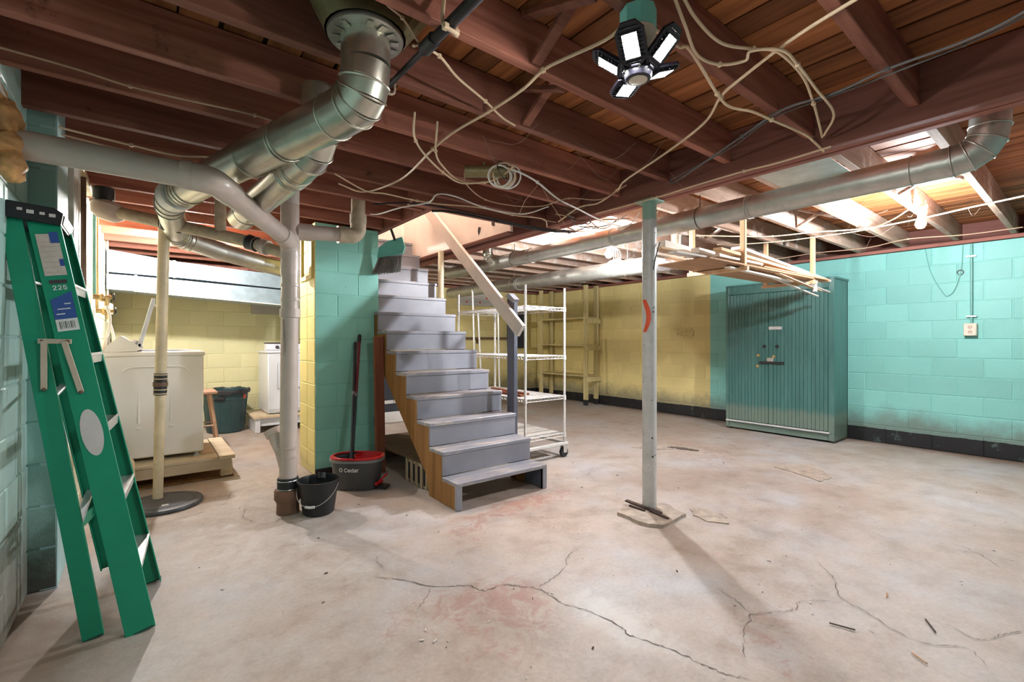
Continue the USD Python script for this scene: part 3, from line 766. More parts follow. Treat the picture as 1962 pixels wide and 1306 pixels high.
d4 = thing("round_duct", "lower grey round duct behind the wire rack ending in crumpled foil near the post", "duct", (3.9, 2.9, 1.95))
obj("duct_run", M().tube([(3.86, 2.62, 1.94), (3.90, 4.6, 1.965), (3.92, 6.6, 1.98)], 0.084, 32), "galvanized_dull", d4)
foil = spline([(3.86, 2.64, 1.94), (3.88, 2.50, 1.94), (3.93, 2.36, 1.935), (4.0, 2.2, 1.92), (4.06, 2.08, 1.90)], 6)
fr = 0.084 * (0.9 + 0.28 * rng.random(len(foil))) * np.linspace(1.0, 0.55, len(foil))
obj("foil_end", M().tube(foil, fr, 18), "chrome", d4, smooth=False, label="crumpled bright foil end")
for y in (2.95, 4.75, 4.78):
    seam(d4, (3.885, y, 1.955), (0.02, 1, 0.006), 0.0855, "galvanized_dull")
obj("hanger_strap", M().ring((3.87, 3.0, 1.945), (0, 1, 0), 0.088, 0.003, 28, 4).tube([(3.87, 3.0, 2.03), (3.87, 3.0, 2.27)], 0.003, 5).ring((3.9, 4.9, 1.965), (0, 1, 0), 0.088, 0.003, 28, 4).tube([(3.9, 4.9, 2.05), (3.9, 4.9, 2.27)], 0.003, 5), "iron_rust", d4)

# laundry trunk ducts, sloping a little down to the right
t1 = thing("rectangular_duct", "lower of two bluish rectangular ducts along the laundry wall", "duct", (0.55, 6.95, 1.76))


def trunk(t, name, x0, x1, z0a, z0b, z1a, z1b, y0, y1, m):
    v = [(x0, y0, z0a), (x0, y1, z0a), (x1, y1, z0b), (x1, y0, z0b), (x0, y0, z1a), (x0, y1, z1a), (x1, y1, z1b), (x1, y0, z1b)]
    f = [(0, 1, 2, 3), (4, 7, 6, 5), (0, 3, 7, 4), (1, 5, 6, 2), (0, 4, 5, 1), (3, 2, 6, 7)]
    obj(name, M().add(v, f), m, t, smooth=False)


trunk(t1, "duct_section", -0.335, -0.09, 1.765, 1.758, 1.935, 1.93, 6.70, 7.1, "galvanized_blue")
trunk(t1, "duct_section", -0.085, 1.60, 1.757, 1.665, 1.93, 1.868, 6.705, 7.1, "galvanized_blue")
trunk(t1, "drive_cleat", -0.10, -0.075, 1.75, 1.75, 1.94, 1.94, 6.695, 6.70, "panel_silver")
trunk(t1, "edge_seam", -0.085, 1.60, 1.752, 1.66, 1.765, 1.673, 6.698, 6.705, "chrome_white")
t2 = thing("rectangular_duct", "upper of two bluish rectangular ducts along the laundry wall", "duct", (0.55, 6.95, 1.96))
trunk(t2, "duct_section", -0.335, 0.26, 1.955, 1.945, 2.205, 2.135, 6.72, 7.1, "galvanized_blue")
trunk(t2, "duct_section", 0.265, 1.60, 1.945, 1.885, 2.13, 2.06, 6.70, 7.1, "galvanized_blue")
trunk(t2, "drive_cleat", 0.25, 0.275, 1.935, 1.935, 2.14, 2.14, 6.692, 6.70, "panel_silver")

# ------------------------------------------------------------------ drain pipes
ds = thing("drain_stack", "pinkish plastic drain pipe from the left wall bending into a vertical stack beside the pillar", "pipe", (0.80, 3.54, 0))
RP = 0.055
SXY = (0.80, 3.54)
obj("side_pipe", M().tube([(-0.47, 2.57, 1.955), (0.14, 2.475, 1.925)], RP, 32), "pvc_pink", ds)
obj("elbow_fitting", M().tube(bend([(0.13, 2.477, 1.925), (0.235, 2.47, 1.92), (0.33, 2.63, 1.915)], 0.16, 8), RP + 0.006, 32), "pvc_pink", ds)
obj("side_pipe", M().tube([(0.31, 2.60, 1.915), (0.74, 3.42, 1.905)], RP, 32), "pvc_pink", ds)
obj("coupling", M().tube([(0.12, 2.479, 1.926), (0.16, 2.473, 1.924)], RP + 0.008, 32), "pvc_pink", ds)
obj("wye_fitting", M().tube(bend([(0.69, 3.325, 1.906), (SXY[0], SXY[1], 1.90), (SXY[0], SXY[1], 1.68)], 0.11, 8), RP + 0.007, 32).tube([(SXY[0], SXY[1], 2.16), (SXY[0], SXY[1], 1.66)], RP + 0.006, 32), "pvc_pink", ds)
obj("stack_pipe", M().tube([(SXY[0], SXY[1], 1.70), (0.795, 3.54, 1.0), (0.785, 3.535, 0.16)], RP + 0.002, 36), "pvc_pink", ds)
obj("vent_pipe", M().tube([(SXY[0] + 0.005, SXY[1], 2.12), (SXY[0] + 0.01, SXY[1], 2.45)], RP, 30), "pvc_white", ds)
for z in (1.80, 1.72, 1.60, 1.50, 1.425):
    obj("coupling", M().tube([(0.80, 3.54, z), (0.80, 3.54, z - (0.06 if z < 1.45 else 0.018))], RP + (0.012 if z < 1.45 else 0.009), 32), "pvc_pink", ds)
for a in (0.2, 0.38):
    obj("primer_drip", M().tube(spline([(0.795 - 0.0574 * SN * 0.99 - 0.02 + 0.03 * a, 3.54 - 0.0574 * CS * 0.98, 1.35), (0.795 - 0.0574 * SN - 0.018 + 0.04 * a, 3.54 - 0.0574 * CS * 0.98, 1.22), (0.795 - 0.0574 * SN - 0.016 + 0.05 * a, 3.54 - 0.0574 * CS * 0.98, 1.10)], 4), 0.0012, 5), "iron_rust", ds)
obj("branch_pipe", M().tube([(0.80, 3.54, 1.975), (1.18, 3.54, 2.00)], RP - 0.003, 30), "pvc_pink", ds)
obj("branch_coupling", M().tube([(0.84, 3.54, 1.977), (0.95, 3.54, 1.983)], RP + 0.006, 30), "pvc_pink", ds)
obj("branch_elbow", M().tube(bend([(1.15, 3.54, 1.998), (1.285, 3.54, 2.005), (1.285, 3.54, 2.15)], 0.13, 8), RP + 0.003, 30), "pvc_dirty", ds)
obj("branch_coupling", M().tube([(1.13, 3.54, 1.997), (1.16, 3.54, 1.999)], RP + 0.01, 30), "pvc_dirty", ds)
obj("branch_coupling", M().tube([(1.285, 3.54, 2.10), (1.285, 3.54, 2.17)], RP + 0.007, 30), "pvc_dirty", ds)
obj("branch_riser", M().tube([(1.285, 3.54, 2.15), (1.285, 3.54, 2.45)], RP - 0.003, 28), "pvc_dirty", ds)
obj("cleanout_wye", M().tube([(0.79, 3.537, 0.30), (0.77, 3.60, 0.42), (0.735, 3.66, 0.53)], 0.056, 28), "pvc_pink", ds, label="cleanout branch slanting off the foot of the stack")
obj("cleanout_plug", M().tube([(0.733, 3.665, 0.525), (0.72, 3.685, 0.565)], 0.064, 28), "pvc_pink", ds)
for z in (0.46, 0.40):
    obj("coupling", M().tube([(0.787, 3.537, z), (0.787, 3.537, z - 0.012)], RP + 0.008, 32), "pvc_pink", ds)
obj("rubber_sleeve", M().rev([(0.0, 0.245), (0.066, 0.245), (0.069, 0.235), (0.069, 0.165), (0.066, 0.155), (0, 0.155)], (0.785, 3.535, 0), 32), "rubber_black", ds, label="black rubber sleeve with steel bands")
for z in (0.228, 0.17):
    obj("steel_band", M().ring((0.785, 3.535, z), (0, 0, 1), 0.0695, 0.0035, 32), "chrome", ds)
obj("clay_hub", M().rev([(0.0, 0.165), (0.082, 0.165), (0.088, 0.155), (0.088, 0.10), (0.078, 0.085), (0.072, 0.07), (0.074, 0.0), (0, 0)], (0.785, 3.535, 0), 32), "clay_hub", ds, label="rust-brown clay hub at the floor")

# second drain run behind, with its dished end cap
dp = thing("drain_pipe", "dirty cream drain pipe with black rubber couplings behind the ducts over the washer", "pipe", (0.2, 4.05, 2.0))
pa, pb, pc = (-0.26, 4.32, 2.125), (0.55, 3.82, 1.925), (0.775, 3.56, 1.815)
obj("pipe_run", M().tube([pa, pb], 0.042, 26), "pvc_dirty", dp)
obj("pipe_run", M().tube([pb, pc], 0.040, 26), "pvc_dirty", dp)
for a, b, s0, s1, m in ((pa, pb, 0.44, 0.56, "rubber_black"), (pb, pc, 0.12, 0.34, "rubber_black"), (pb, pc, 0.45, 0.6, "pvc_pink")):
    p, q = V(*a) + (V(*b) - a) * s0, V(*a) + (V(*b) - a) * s1
    obj("coupling", M().tube([p, q], 0.052, 26), m, dp)
    for c in (p * 0.9 + q * 0.1, p * 0.1 + q * 0.9):
        obj("steel_band", M().ring(c, V(*b) - a, 0.053, 0.003, 26), "chrome", dp)
obj("tee_riser", M().tube([(0.42, 3.90, 1.96), (0.42, 3.90, 2.40)], 0.036, 22), "pvc_dirty", dp)
obj("end_cap", M().rev([(0.0, -0.075), (0.055, -0.07), (0.092, -0.04), (0.104, 0.0), (0.104, 0.03), (0.07, 0.05), (0.045, 0.06)], (-0.20, 4.30, 2.115), 28, axis=(0.25, -0.05, 1)), "pvc_pink", dp, label="pinkish dished end cap")
bp = thing("soil_pipe", "short black plastic soil pipe above the dished end cap by the left wall", "pipe", (-0.23, 4.30, 2.3))
obj("pipe_run", M().tube([(-0.23, 4.33, 2.17), (-0.23, 4.33, 2.45)], 0.05, 24), "abs_black", bp)
obj("coupling", M().tube([(-0.23, 4.33, 2.19), (-0.23, 4.33, 2.27)], 0.06, 24), "abs_black", bp)

# spray foam where the pipe enters the wall
fo = thing("spray_foam", "lump of orange spray foam where the drain pipe enters the left wall", "foam", (-0.42, 2.57, 1.95))
g = trimesh.creation.icosphere(3, 1.0)
fm = M()
for c, s in (((-0.415, 2.53, 2.03), (0.05, 0.075, 0.075)), ((-0.41, 2.52, 1.93), (0.05, 0.05, 0.06)), ((-0.395, 2.52, 1.86), (0.042, 0.055, 0.055)), ((-0.425, 2.62, 1.97), (0.04, 0.07, 0.09)), ((-0.39, 2.55, 1.83), (0.03, 0.03, 0.03)), ((-0.43, 2.50, 2.10), (0.03, 0.05, 0.05))):
    v = g.vertices * s
    v = v * (0.72 + 0.62 * meshkit.fbm(v * 34 + c[2] * 50, 3, 5)[:, None]) + V(*c)
    fm.add(v, g.faces)
obj("foam_lump", fm, "foam", fo, smooth=True)

# black gas pipe under the joists
gp = thing("gas_pipe", "straight black iron gas pipe slung under the joists beside the large duct", "pipe", (0.78, 1.8, 2.235))
obj("pipe_run", M().tube([(0.80, 0.2, 2.238), (0.78, 1.5, 2.238)], 0.019, 16), "iron_black", gp)
obj("pipe_run", M().tube([(0.78, 1.46, 2.238), (0.765, 3.25, 2.238)], 0.011, 14), "iron_black", gp)
obj("reducer", M().tube([(0.78, 1.42, 2.238), (0.78, 1.49, 2.238)], 0.025, 16), "iron_black", gp)
for y in (0.95, 1.81):
    obj("pipe_strap", M().tube(bend([(0.75, y, 2.267), (0.75, y, 2.214), (0.81, y, 2.214), (0.81, y, 2.267)], 0.03, 4), 0.005, 6), "tan_steel", gp)

# sump pipe and its cover
sp = thing("sump_pipe", "cream discharge pipe rising from the black sump lid with a banded rubber coupling", "pipe", (0.075, 4.36, 0.03))
A0, A1 = V(0.072, 4.355, 0.03), V(0.108, 4.30, 2.06)
at = lambda z: A0 + (A1 - A0) * ((z - 0.03) / 2.03)
obj("pipe_lower", M().tube([at(0.03), at(0.86)], 0.032, 24), "pvc_cream", sp)
obj("pipe_upper", M().tube([at(0.90), at(2.06)], 0.036, 24), "pvc_cream", sp)
obj("rubber_coupling", M().tube([at(0.80), at(0.96)], 0.041, 24), "rubber_black", sp)
obj("copper_band", M().tube([at(0.865), at(0.895)], 0.046, 24), "iron_rust", sp, label="reddish clamp band")
for z in (0.81, 0.84, 0.92, 0.95):
    obj("steel_band", M().ring(at(z), A1 - A0, 0.042, 0.004, 24), "pvc_cream", sp)
sl = thing("sump_cover", "black round sump lid on the floor behind the green ladder", "lid", (0.10, 4.26, 0))
obj("lid", M().rev([(0.0, 0.0), (0.245, 0.0), (0.25, 0.008), (0.245, 0.024), (0.225, 0.03), (0.0, 0.03)], (0.10, 4.26, 0), 44), "sump_black", sl)
obj("lid_rib", M().ring((0.10, 4.26, 0.028), (0, 0, 1), 0.19, 0.006, 44), "sump_black", sl)
obj("tag", M().box((0.09, 4.12, 0.03), (0.13, 4.15, 0.032), 0.0005), "sticker_white", sl)
se = thing("standpipe", "short cream standpipe with an elbow on the floor behind the ladder", "pipe", (-0.1, 4.5, 0))
obj("riser", M().tube([(-0.10, 4.55, 0), (-0.10, 4.55, 0.24)], 0.03, 20), "pvc_cream", se)
obj("elbow", M().tube(bend([(-0.10, 4.55, 0.20), (-0.10, 4.55, 0.30), (-0.18, 4.57, 0.30)], 0.08, 7), 0.036, 20), "pvc_cream", se)
obj("coupling", M().tube([(-0.10, 4.55, 0.17), (-0.10, 4.55, 0.21)], 0.038, 20), "pvc_cream", se)

# water supply on the left wall: risers, valves, hoses
ws = thing("water_valves", "pair of brass hose valves with copper risers on the wall by the washer", "valve", (-0.33, 5.2, 1.5))
for y, z, tb in ((5.06, 1.56, "conduit_paint"), (5.32, 1.46, "brass")):
    obj("riser", M().tube([(-0.325, y - 0.02, z + 0.02), (-0.325, y - 0.02, 2.30)], 0.011, 12), tb, ws)
    obj("valve_body", M().tube([(-0.335, y, z), (-0.22, y + 0.01, z)], [0.022, 0.016], 12).sphere((-0.28, y, z - 0.005), 0.026, 1, (1, 1, 1.3)).tube([(-0.25, y, z), (-0.25, y, z - 0.07)], 0.016, 12), "brass", ws)
    obj("valve_wheel", M().ring((-0.205, y, z), (1, 0, 0), 0.03, 0.006, 18).beam((-0.205, y - 0.03, z), (-0.205, y + 0.03, z), 0.006, 0.008, 0.001).beam((-0.205, y, z - 0.03), (-0.205, y, z + 0.03), 0.006, 0.008, 0.001, up=(1, 0, 0)), "iron_black", ws)
for nm, pts, m, lab in (("hose", [(-0.25, 5.06, 1.49), (-0.23, 5.05, 1.35), (-0.28, 5.1, 1.1), (-0.30, 5.2, 0.95), (-0.28, 5.5, 1.0)], "cable_white", "white washer hose from the upper brass valve"),
                        ("hose", [(-0.25, 5.32, 1.39), (-0.22, 5.30, 1.2), (-0.29, 5.3, 1.02), (-0.29, 5.55, 0.98)], "cable_white", "white washer hose from the lower brass valve"),
                        ("drain_hose", [(-0.30, 5.0, 1.05), (-0.28, 4.75, 0.98), (-0.22, 4.72, 0.75), (-0.24, 4.75, 0.5), (-0.29, 4.85, 0.45)], "cable_white", "white drain hose looping beside the washer behind the ladder")):
    t = thing(nm, lab, "hose", pts[0])
    obj("tube", M().tube(spline(pts, 7), 0.011, 10), m, t)
    obj("hose_end", M().tube([V(*pts[0]), V(*pts[0]) + unit(V(*pts[1]) - V(*pts[0])) * 0.03], 0.016, 12), "chrome", t)
to = thing("power_outlet", "small white outlet box on the yellow wall above the washer", "outlet", (-0.33, 6.7, 1.55))
obj("box", M().box((-0.345, 6.66, 1.49), (-0.28, 6.80, 1.61), 0.008), "sticker_white", to)
obj("cord", M().tube(spline([(-0.30, 6.70, 1.49), (-0.31, 6.55, 1.2), (-0.32, 6.3, 1.0), (-0.30, 5.7, 0.95)], 6), 0.006, 8), "cable_grey", to)
obj("conduit", M().tube([(-0.325, 6.73, 1.61), (-0.325, 6.73, 2.33)], 0.008, 8), "outlet_ivory", to)
wl = thing("wall_board", "narrow white vertical boards on the wall right of the pilaster", "board", (-0.335, 3.75, 1.2))
for y in (3.60, 3.72, 3.86):
    obj("board", M().box((-0.344, y, 0.9), (-0.318, y + 0.10, 2.26), 0.004), "enamel_white", wl, smooth=False)
obj("cap_strip", M().box((-0.345, 3.56, 2.26), (-0.30, 4.6, 2.30), 0.004), "pvc_cream", wl)
obj("wall_pipe", M().tube([(-0.315, 4.08, 0.3), (-0.315, 4.08, 2.26)], 0.014, 10), "iron_rust", wl)
# ------------------------------------------------------------------ stepladder, folded, leaning on the left wall
ld = thing("stepladder", "green fibreglass stepladder folded and leaning on the left wall", "ladder", (-0.08, 2.72, 0))
BF, BT = V(-0.015, 2.45, 0.0), V(-0.335, 2.735, 1.70)     # front rail, near side
AF, AT = V(-0.165, 2.515, 0.0), V(-0.43, 2.735, 1.70)     # rear rail, near side
CF, CT = V(0.02, 2.92, 0.0), V(-0.315, 3.02, 1.70)        # front rail, far side
DF, DT = V(-0.14, 3.00, 0.10), V(-0.425, 3.03, 1.70)      # rear rail, far side


def rail(name, f, t, w, th, side):
    """C-channel: web faces out along side*Y, flanges turned in"""
    m = M()
    ax = unit(t - f)
    xx = unit(V(1, 0, 0) - ax * ax[0])
    n = np.cross(ax, xx) * 1.0
    if n[1] * side < 0:
        n = -n
    m.beam(f, t, w, 0.005, 0.002, up=n)
    for s in (-1, 1):
        o = xx * s * (w / 2 - 0.003) - n * 0.015
        m.beam(f + o, t + o, 0.006, 0.032, 0.002, up=n)
    obj(name, m, "fibreglass_green", ld, smooth=False)
    return ax, xx, n


axB, xB, nB = rail("front_rail", BF, BT, 0.098, 0.03, -1)
axA, xA, nA = rail("rear_rail", AF, AT, 0.066, 0.03, -1)
axC, xC, nC = rail("front_rail", CF, CT, 0.085, 0.03, 1)
axD, xD, nD = rail("rear_rail", DF, DT, 0.06, 0.03, 1)
for s in (0.145, 0.32, 0.495, 0.67, 0.845):
    p, q = BF + (BT - BF) * s, CF + (CT - CF) * s
    obj("step", M().beam(p + V(0.004, 0.004, 0), q + V(0.004, -0.004, 0), 0.085, 0.006, 0.002).beam(p + xB * 0.042 + V(0, 0.004, -0.02), q + xB * 0.042 + V(0, -0.004, -0.02), 0.004, 0.045, 0.001).beam(p - xB * 0.042 + V(0, 0.004, -0.015), q - xB * 0.042 + V(0, -0.004, -0.015), 0.004, 0.03, 0.001), "aluminium", ld, smooth=False)
for s in (0.24, 0.56, 0.85):
    p, q = AF + (AT - AF) * s, DF + (DT - DF) * s
    obj("rear_brace", M().beam(p + V(0, 0.004, 0), q, 0.03, 0.012, 0.003), "aluminium", ld, smooth=False)
obj("corner_bracket", M().beam(AF + (AT - AF) * 0.26 + V(0, 0.05, -0.02), DF + (DT - DF) * 0.18, 0.012, 0.05, 0.002), "fibreglass_green", ld, smooth=False)
cp = obj("top_cap", M().prism([(-0.438, 2.705, 1.70), (-0.28, 2.705, 1.685), (-0.272, 2.705, 1.735), (-0.30, 2.705, 1.755), (-0.438, 2.705, 1.765)], (0, 0.355, 0)), "cap_black", ld, smooth=False, label="black moulded top cap")
for x, z, r in ((-0.40, 1.735, 0.008), (-0.37, 1.728, 0.011), (-0.335, 1.726, 0.008), (-0.305, 1.722, 0.010)):
    obj("cap_scuff", M().box((x - r, 2.7042, z - r * 0.7), (x + r, 2.706, z + r * 0.7), 0.0004), "sticker_grey", cp, smooth=False)
lb = obj("cap_label", M().prism([(-0.2775, 2.74, 1.695), (-0.2695, 2.74, 1.735), (-0.2695, 3.03, 1.735), (-0.2775, 3.03, 1.695)], (0.0015, 0, 0)), "sticker_white", ld, smooth=False)


def on_rail(f, t, ax, xx, n, s, u, out=0.0036):
    return f + (t - f) * s + xx * u + n * out


def decal(name, s0, s1, u0, u1, m, parent=ld, out=0.0036, cut=0.0, label=None):
    c = [on_rail(BF, BT, axB, xB, nB, *q, out) for q in ((s0, u0), (s0, u1), (s1, u1), (s1 - cut, u0))]
    return obj(name, M().prism(c, nB * 0.0006) if np.dot(np.cross(c[1] - c[0], c[2] - c[0]), nB) > 0 else M().prism(c[::-1], nB * 0.0006), m, parent, smooth=False, label=label)


W = 0.034
lab1 = decal("warning_label", 0.866, 0.968, -W, W, "sticker_buff", label="weathered buff warning label")
decal("label_flap", 0.945, 0.972, 0.006, W, "sticker_blue", lab1, 0.0044)
decal("label_flap", 0.888, 0.905, 0.020, W, "sticker_blue", lab1, 0.0044)
for k in range(7):
    decal("text_line", 0.873 + 0.0125 * k, 0.8745 + 0.0125 * k, -W * 0.85, W * (0.3 + 0.12 * (k % 3)), "tan_steel", lab1, 0.0044)
lab2 = decal("size_label", 0.760, 0.826, -W, W, "sticker_blue", cut=0.018, label="blue size label with white print")
lab3 = decal("barcode_label", 0.731, 0.760, -W, W, "sticker_white")
for k in range(9):
    u = -0.024 + 0.0056 * k
    decal("bar", 0.737, 0.754, u, u + (0.0012 if k % 3 else 0.0026), "ink_dark", lab3, 0.0044)
for k, (a, b) in enumerate(((-0.026, 0.0), (-0.02, 0.02), (0.004, 0.024))):
    decal("text_line", 0.771 + 0.012 * k, 0.7735 + 0.012 * k, a, b, "sticker_white", lab2, 0.0044)
decal("maker_badge", 0.846, 0.855, -0.026, 0.028, "ink_dark")
tx = meshkit.text_mesh("225", 0.018, 0.0007, bold=True)
T = np.eye(4)
T[:3, 0], T[:3, 1], T[:3, 2] = xB, axB, np.cross(xB, axB)
T[:3, 3] = on_rail(BF, BT, axB, xB, nB, 0.831, -0.022, 0.0036 if np.dot(np.cross(xB, axB), nB) > 0 else 0.0045)
obj("rating_text", M().tm(tx, T), "sticker_white", ld, smooth=False)
oc = on_rail(BF, BT, axB, xB, nB, 0.484, -0.004)
e = [oc + xB * 0.034 * math.cos(a) + axB * 0.098 * math.sin(a) for a in np.linspace(0, 2 * np.pi, 28, endpoint=False)]
obj("oval_label", M().prism(e if np.dot(np.cross(e[1] - e[0], e[2] - e[1]), nB) > 0 else e[::-1], nB * 0.0006), "sticker_grey", ld, smooth=False)
hB, hA = on_rail(BF, BT, axB, xB, nB, 0.705, -0.012, 0.008), on_rail(AF, AT, axA, xA, nA, 0.703, 0.022, 0.010)
eB, eA = on_rail(BF, BT, axB, xB, nB, 0.582, -0.008, 0.008), on_rail(AF, AT, axA, xA, nA, 0.590, 0.0, 0.010)
obj("spreader_bar", M().beam(hB + V(0.012, -0.004, 0), hA + V(-0.012, -0.004, 0), 0.006, 0.020, 0.002, up=(0, 0, 1)), "tan_steel", ld, smooth=False)
obj("spreader_arm", M().beam(hB + V(-0.01, -0.009, 0), eB, 0.006, 0.02, 0.002, up=(1, 0, 0.2)), "tan_steel", ld, smooth=False)
obj("spreader_arm", M().beam(hA + V(0.006, -0.009, 0), eA, 0.006, 0.02, 0.002, up=(1, 0, 0.2)), "tan_steel", ld, smooth=False)
for p in (hB + nB * 0.005, hA + nB * 0.005, eB + nB * 0.004, eA + nB * 0.004):
    obj("rivet", M().rev([(0.0, 0.006), (0.005, 0.005), (0.007, 0.0), (0.007, -0.006)], p, 12, axis=nB), "iron_rust", ld)
for f, ax in ((BF, axB), (AF, axA), (CF, axC)):
    obj("foot", M().beam(f + V(0, 0.012, 0.0005), f + ax * 0.006 + V(0, 0.012, 0.0005), 0.088 if f is not AF else 0.062, 0.03, 0.003, up=(0, 1, 0)), "rubber_black", ld, smooth=False)

# ------------------------------------------------------------------ washer on its wooden stand
wp = thing("washer_stand", "low wooden stand under the white washer", "stand", (0.15, 5.2, 0))
for a, b in (((-0.29, 4.78), (-0.29, 5.65)), ((0.52, 4.78), (0.52, 5.65))):
    obj("leg", M().box((a[0], 4.80, 0.0), (a[0] + 0.09, 4.89, 0.135), 0.004), "pallet_wood", wp, smooth=False)
    obj("leg", M().box((a[0], 5.56, 0.0), (a[0] + 0.09, 5.65, 0.135), 0.004), "pallet_wood", wp, smooth=False)
obj("front_rail", M().box((-0.30, 4.765, 0.08), (0.60, 4.80, 0.165), 0.003), "pallet_wood", wp, smooth=False)
obj("rear_rail", M().box((-0.30, 5.65, 0.045), (0.60, 5.685, 0.165), 0.003), "pallet_wood", wp, smooth=False)
for k in range(4):
    obj("deck_board", M().box((-0.31, 4.76 + 0.235 * k, 0.166), (0.50, 4.76 + 0.235 * k + 0.228, 0.19), 0.003), "pallet_wood", wp, smooth=False)
obj("deck_board", M().box((0.505, 4.75, 0.166), (0.625, 5.70, 0.198), 0.003), "pallet_wood", wp, smooth=False)
fb = obj("base_sheet", M().box((-0.29, 4.80, 0.0), (0.62, 5.70, 0.012), 0.002), "stringer_wood", wp, smooth=False, label="brown sheet of wood lying under the stand")

ws_ = thing("washing_machine", "white top-loading washer with its lid raised on a wooden stand", "washing machine", (0.07, 5.27, 0.19))
X0, X1, Y0, Y1, Z0, Z1 = -0.265, 0.405, 4.93, 5.60, 0.225, 1.075
cab = M().box((X0, Y0, Z0), (X1, Y1, Z1), 0.012)
obj("cabinet", cab, "enamel_cream", ws_)
# pressed outline on the side panel: rounded hoop standing a little proud
hoop = bend([(X0 + 0.10, Y0, 0.62), (X0 + 0.10, Y0, 0.985), (X1 - 0.10, Y0, 0.985), (X1 - 0.10, Y0, 0.62)], 0.10, 8)
obj("pressed_rib", M().tube(hoop[4:-4], 0.010, 10), "enamel_cream", ws_)
for xx in (X0 + 0.22, X1 - 0.235):
    obj("pressed_flute", M().tube([(xx, Y0 + 0.003, 0.52), (xx, Y0 + 0.001, 0.62), (xx, Y0 + 0.006, 0.86)], [0.012, 0.007, 0.004], 12), "enamel_cream", ws_)
    obj("pressed_dimple", M().sphere((xx, Y0 + 0.006, 0.475), 0.02, 2, (1.2, 0.6, 0.8)), "enamel_cream", ws_)
obj("top_panel", M().box((X0 - 0.004, Y0 - 0.004, 1.07), (X1 + 0.01, Y1 + 0.004, 1.112), 0.016), "enamel_white", ws_)
obj("tub_rim", M().ring((0.12, 5.27, 1.112), (0, 0, 1), 0.20, 0.012, 40), "panel_silver", ws_)
obj("console", M().prism([(X0, Y0, 1.11), (-0.06, Y0, 1.115), (-0.02, Y0, 1.135), (-0.10, Y0, 1.20), (-0.16, Y0, 1.245), (X0 + 0.02, Y0, 1.16)], (0, 0.67, 0)), "enamel_white", ws_, smooth=25)
for y in (5.12, 5.36):
    obj("dial", M().rev([(0.0, 0.03), (0.024, 0.028), (0.03, 0.0)], (-0.075, y, 1.18), 20, axis=(0.6, 0, 0.8)), "panel_silver", ws_)
obj("lid_hinge", M().tube([(-0.045, 5.0, 1.15), (-0.045, 5.54, 1.15)], 0.028, 14), "panel_silver", ws_)
lid = obj("lid", M().beam((-0.045, 5.27, 1.14), (0.055, 5.27, 1.565), 0.54, 0.030, 0.008, up=(-0.97, 0, 0.23)), "panel_silver", ws_, smooth=30, label="raised silver-grey lid seen edge on")
obj("lid_catch", M().box((0.055, 5.05, 1.50), (0.085, 5.09, 1.52), 0.003), "enamel_white", lid, smooth=False)
for x, y in ((X0 + 0.04, Y0 + 0.04), (X1 - 0.05, Y0 + 0.04), (X0 + 0.04, Y1 - 0.04), (X1 - 0.05, Y1 - 0.04)):
    obj("levelling_foot", M().rev([(0.0, 0.228), (0.012, 0.228), (0.012, 0.20), (0.026, 0.198), (0.026, 0.19), (0, 0.19)], (x, y, 0), 16), "panel_silver", ws_)

# ------------------------------------------------------------------ bin, stool, dryer
bn = thing("rubbish_bin", "dark green-grey round rubbish bin lined with a black bag beside the washer", "bin", (0.84, 7.24, 0))
BX, BY = 0.84, 7.24
obj("tub", M().rev([(0.0, 0.004), (0.20, 0.0), (0.215, 0.02), (0.262, 0.52), (0.275, 0.525), (0.278, 0.55), (0.262, 0.556), (0.25, 0.54), (0.205, 0.03), (0, 0.03)], (BX, BY, 0), 44), "bin_plastic", bn)
for k in range(12):
    a = k * math.pi / 6 + 0.1
    obj("stave_rib", M().beam((BX + 0.214 * math.cos(a), BY + 0.214 * math.sin(a), 0.03), (BX + 0.253 * math.cos(a), BY + 0.253 * math.sin(a), 0.42), 0.016, 0.012, 0.003, up=(math.cos(a), math.sin(a), 0)), "bin_plastic", bn)
obj("rim_band", M().ring((BX, BY, 0.44), (0, 0, 1), 0.254, 0.007, 40), "bin_plastic", bn)
lv = []
for i, (r, z) in enumerate(((0.235, 0.40), (0.262, 0.555), (0.278, 0.562), (0.286, 0.545), (0.283, 0.51))):
    for k in range(48):
        a = 2 * math.pi * k / 48
        w = 0.006 * math.sin(7 * a + i) + 0.004 * math.sin(17 * a)
        lv.append((BX + (r + 0.6 * w) * math.cos(a), BY + (r + 0.6 * w) * math.sin(a), z + w * (2 if i == 4 else 1)))
obj("bag_liner", M().add(lv, [(i * 48 + k, i * 48 + (k + 1) % 48, (i + 1) * 48 + (k + 1) % 48, (i + 1) * 48 + k) for i in range(4) for k in range(48)]).rev([(0, 0.40), (0.235, 0.40)], (BX, BY, 0), 48), "rubber_black", bn)
for a0 in (math.atan2(-BY, -BX) - 0.25, math.atan2(-BY, -BX) + math.pi - 0.25):
    c, s = math.cos(a0), math.sin(a0)
    obj("handle", M().beam((BX + 0.262 * c - 0.06 * s, BY + 0.262 * s + 0.06 * c, 0.455), (BX + 0.262 * c + 0.06 * s, BY + 0.262 * s - 0.06 * c, 0.455), 0.04, 0.04, 0.008), "abs_black", bn)
a0 = math.atan2(-BY, -BX) + 0.95
obj("red_sticker", M().beam((BX + 0.2635 * math.cos(a0), BY + 0.2635 * math.sin(a0), 0.44), (BX + 0.2635 * math.cos(a0), BY + 0.2635 * math.sin(a0), 0.51), 0.055, 0.004, 0.001, up=(math.cos(a0), math.sin(a0), 0)), "sticker_red", bn, smooth=False)

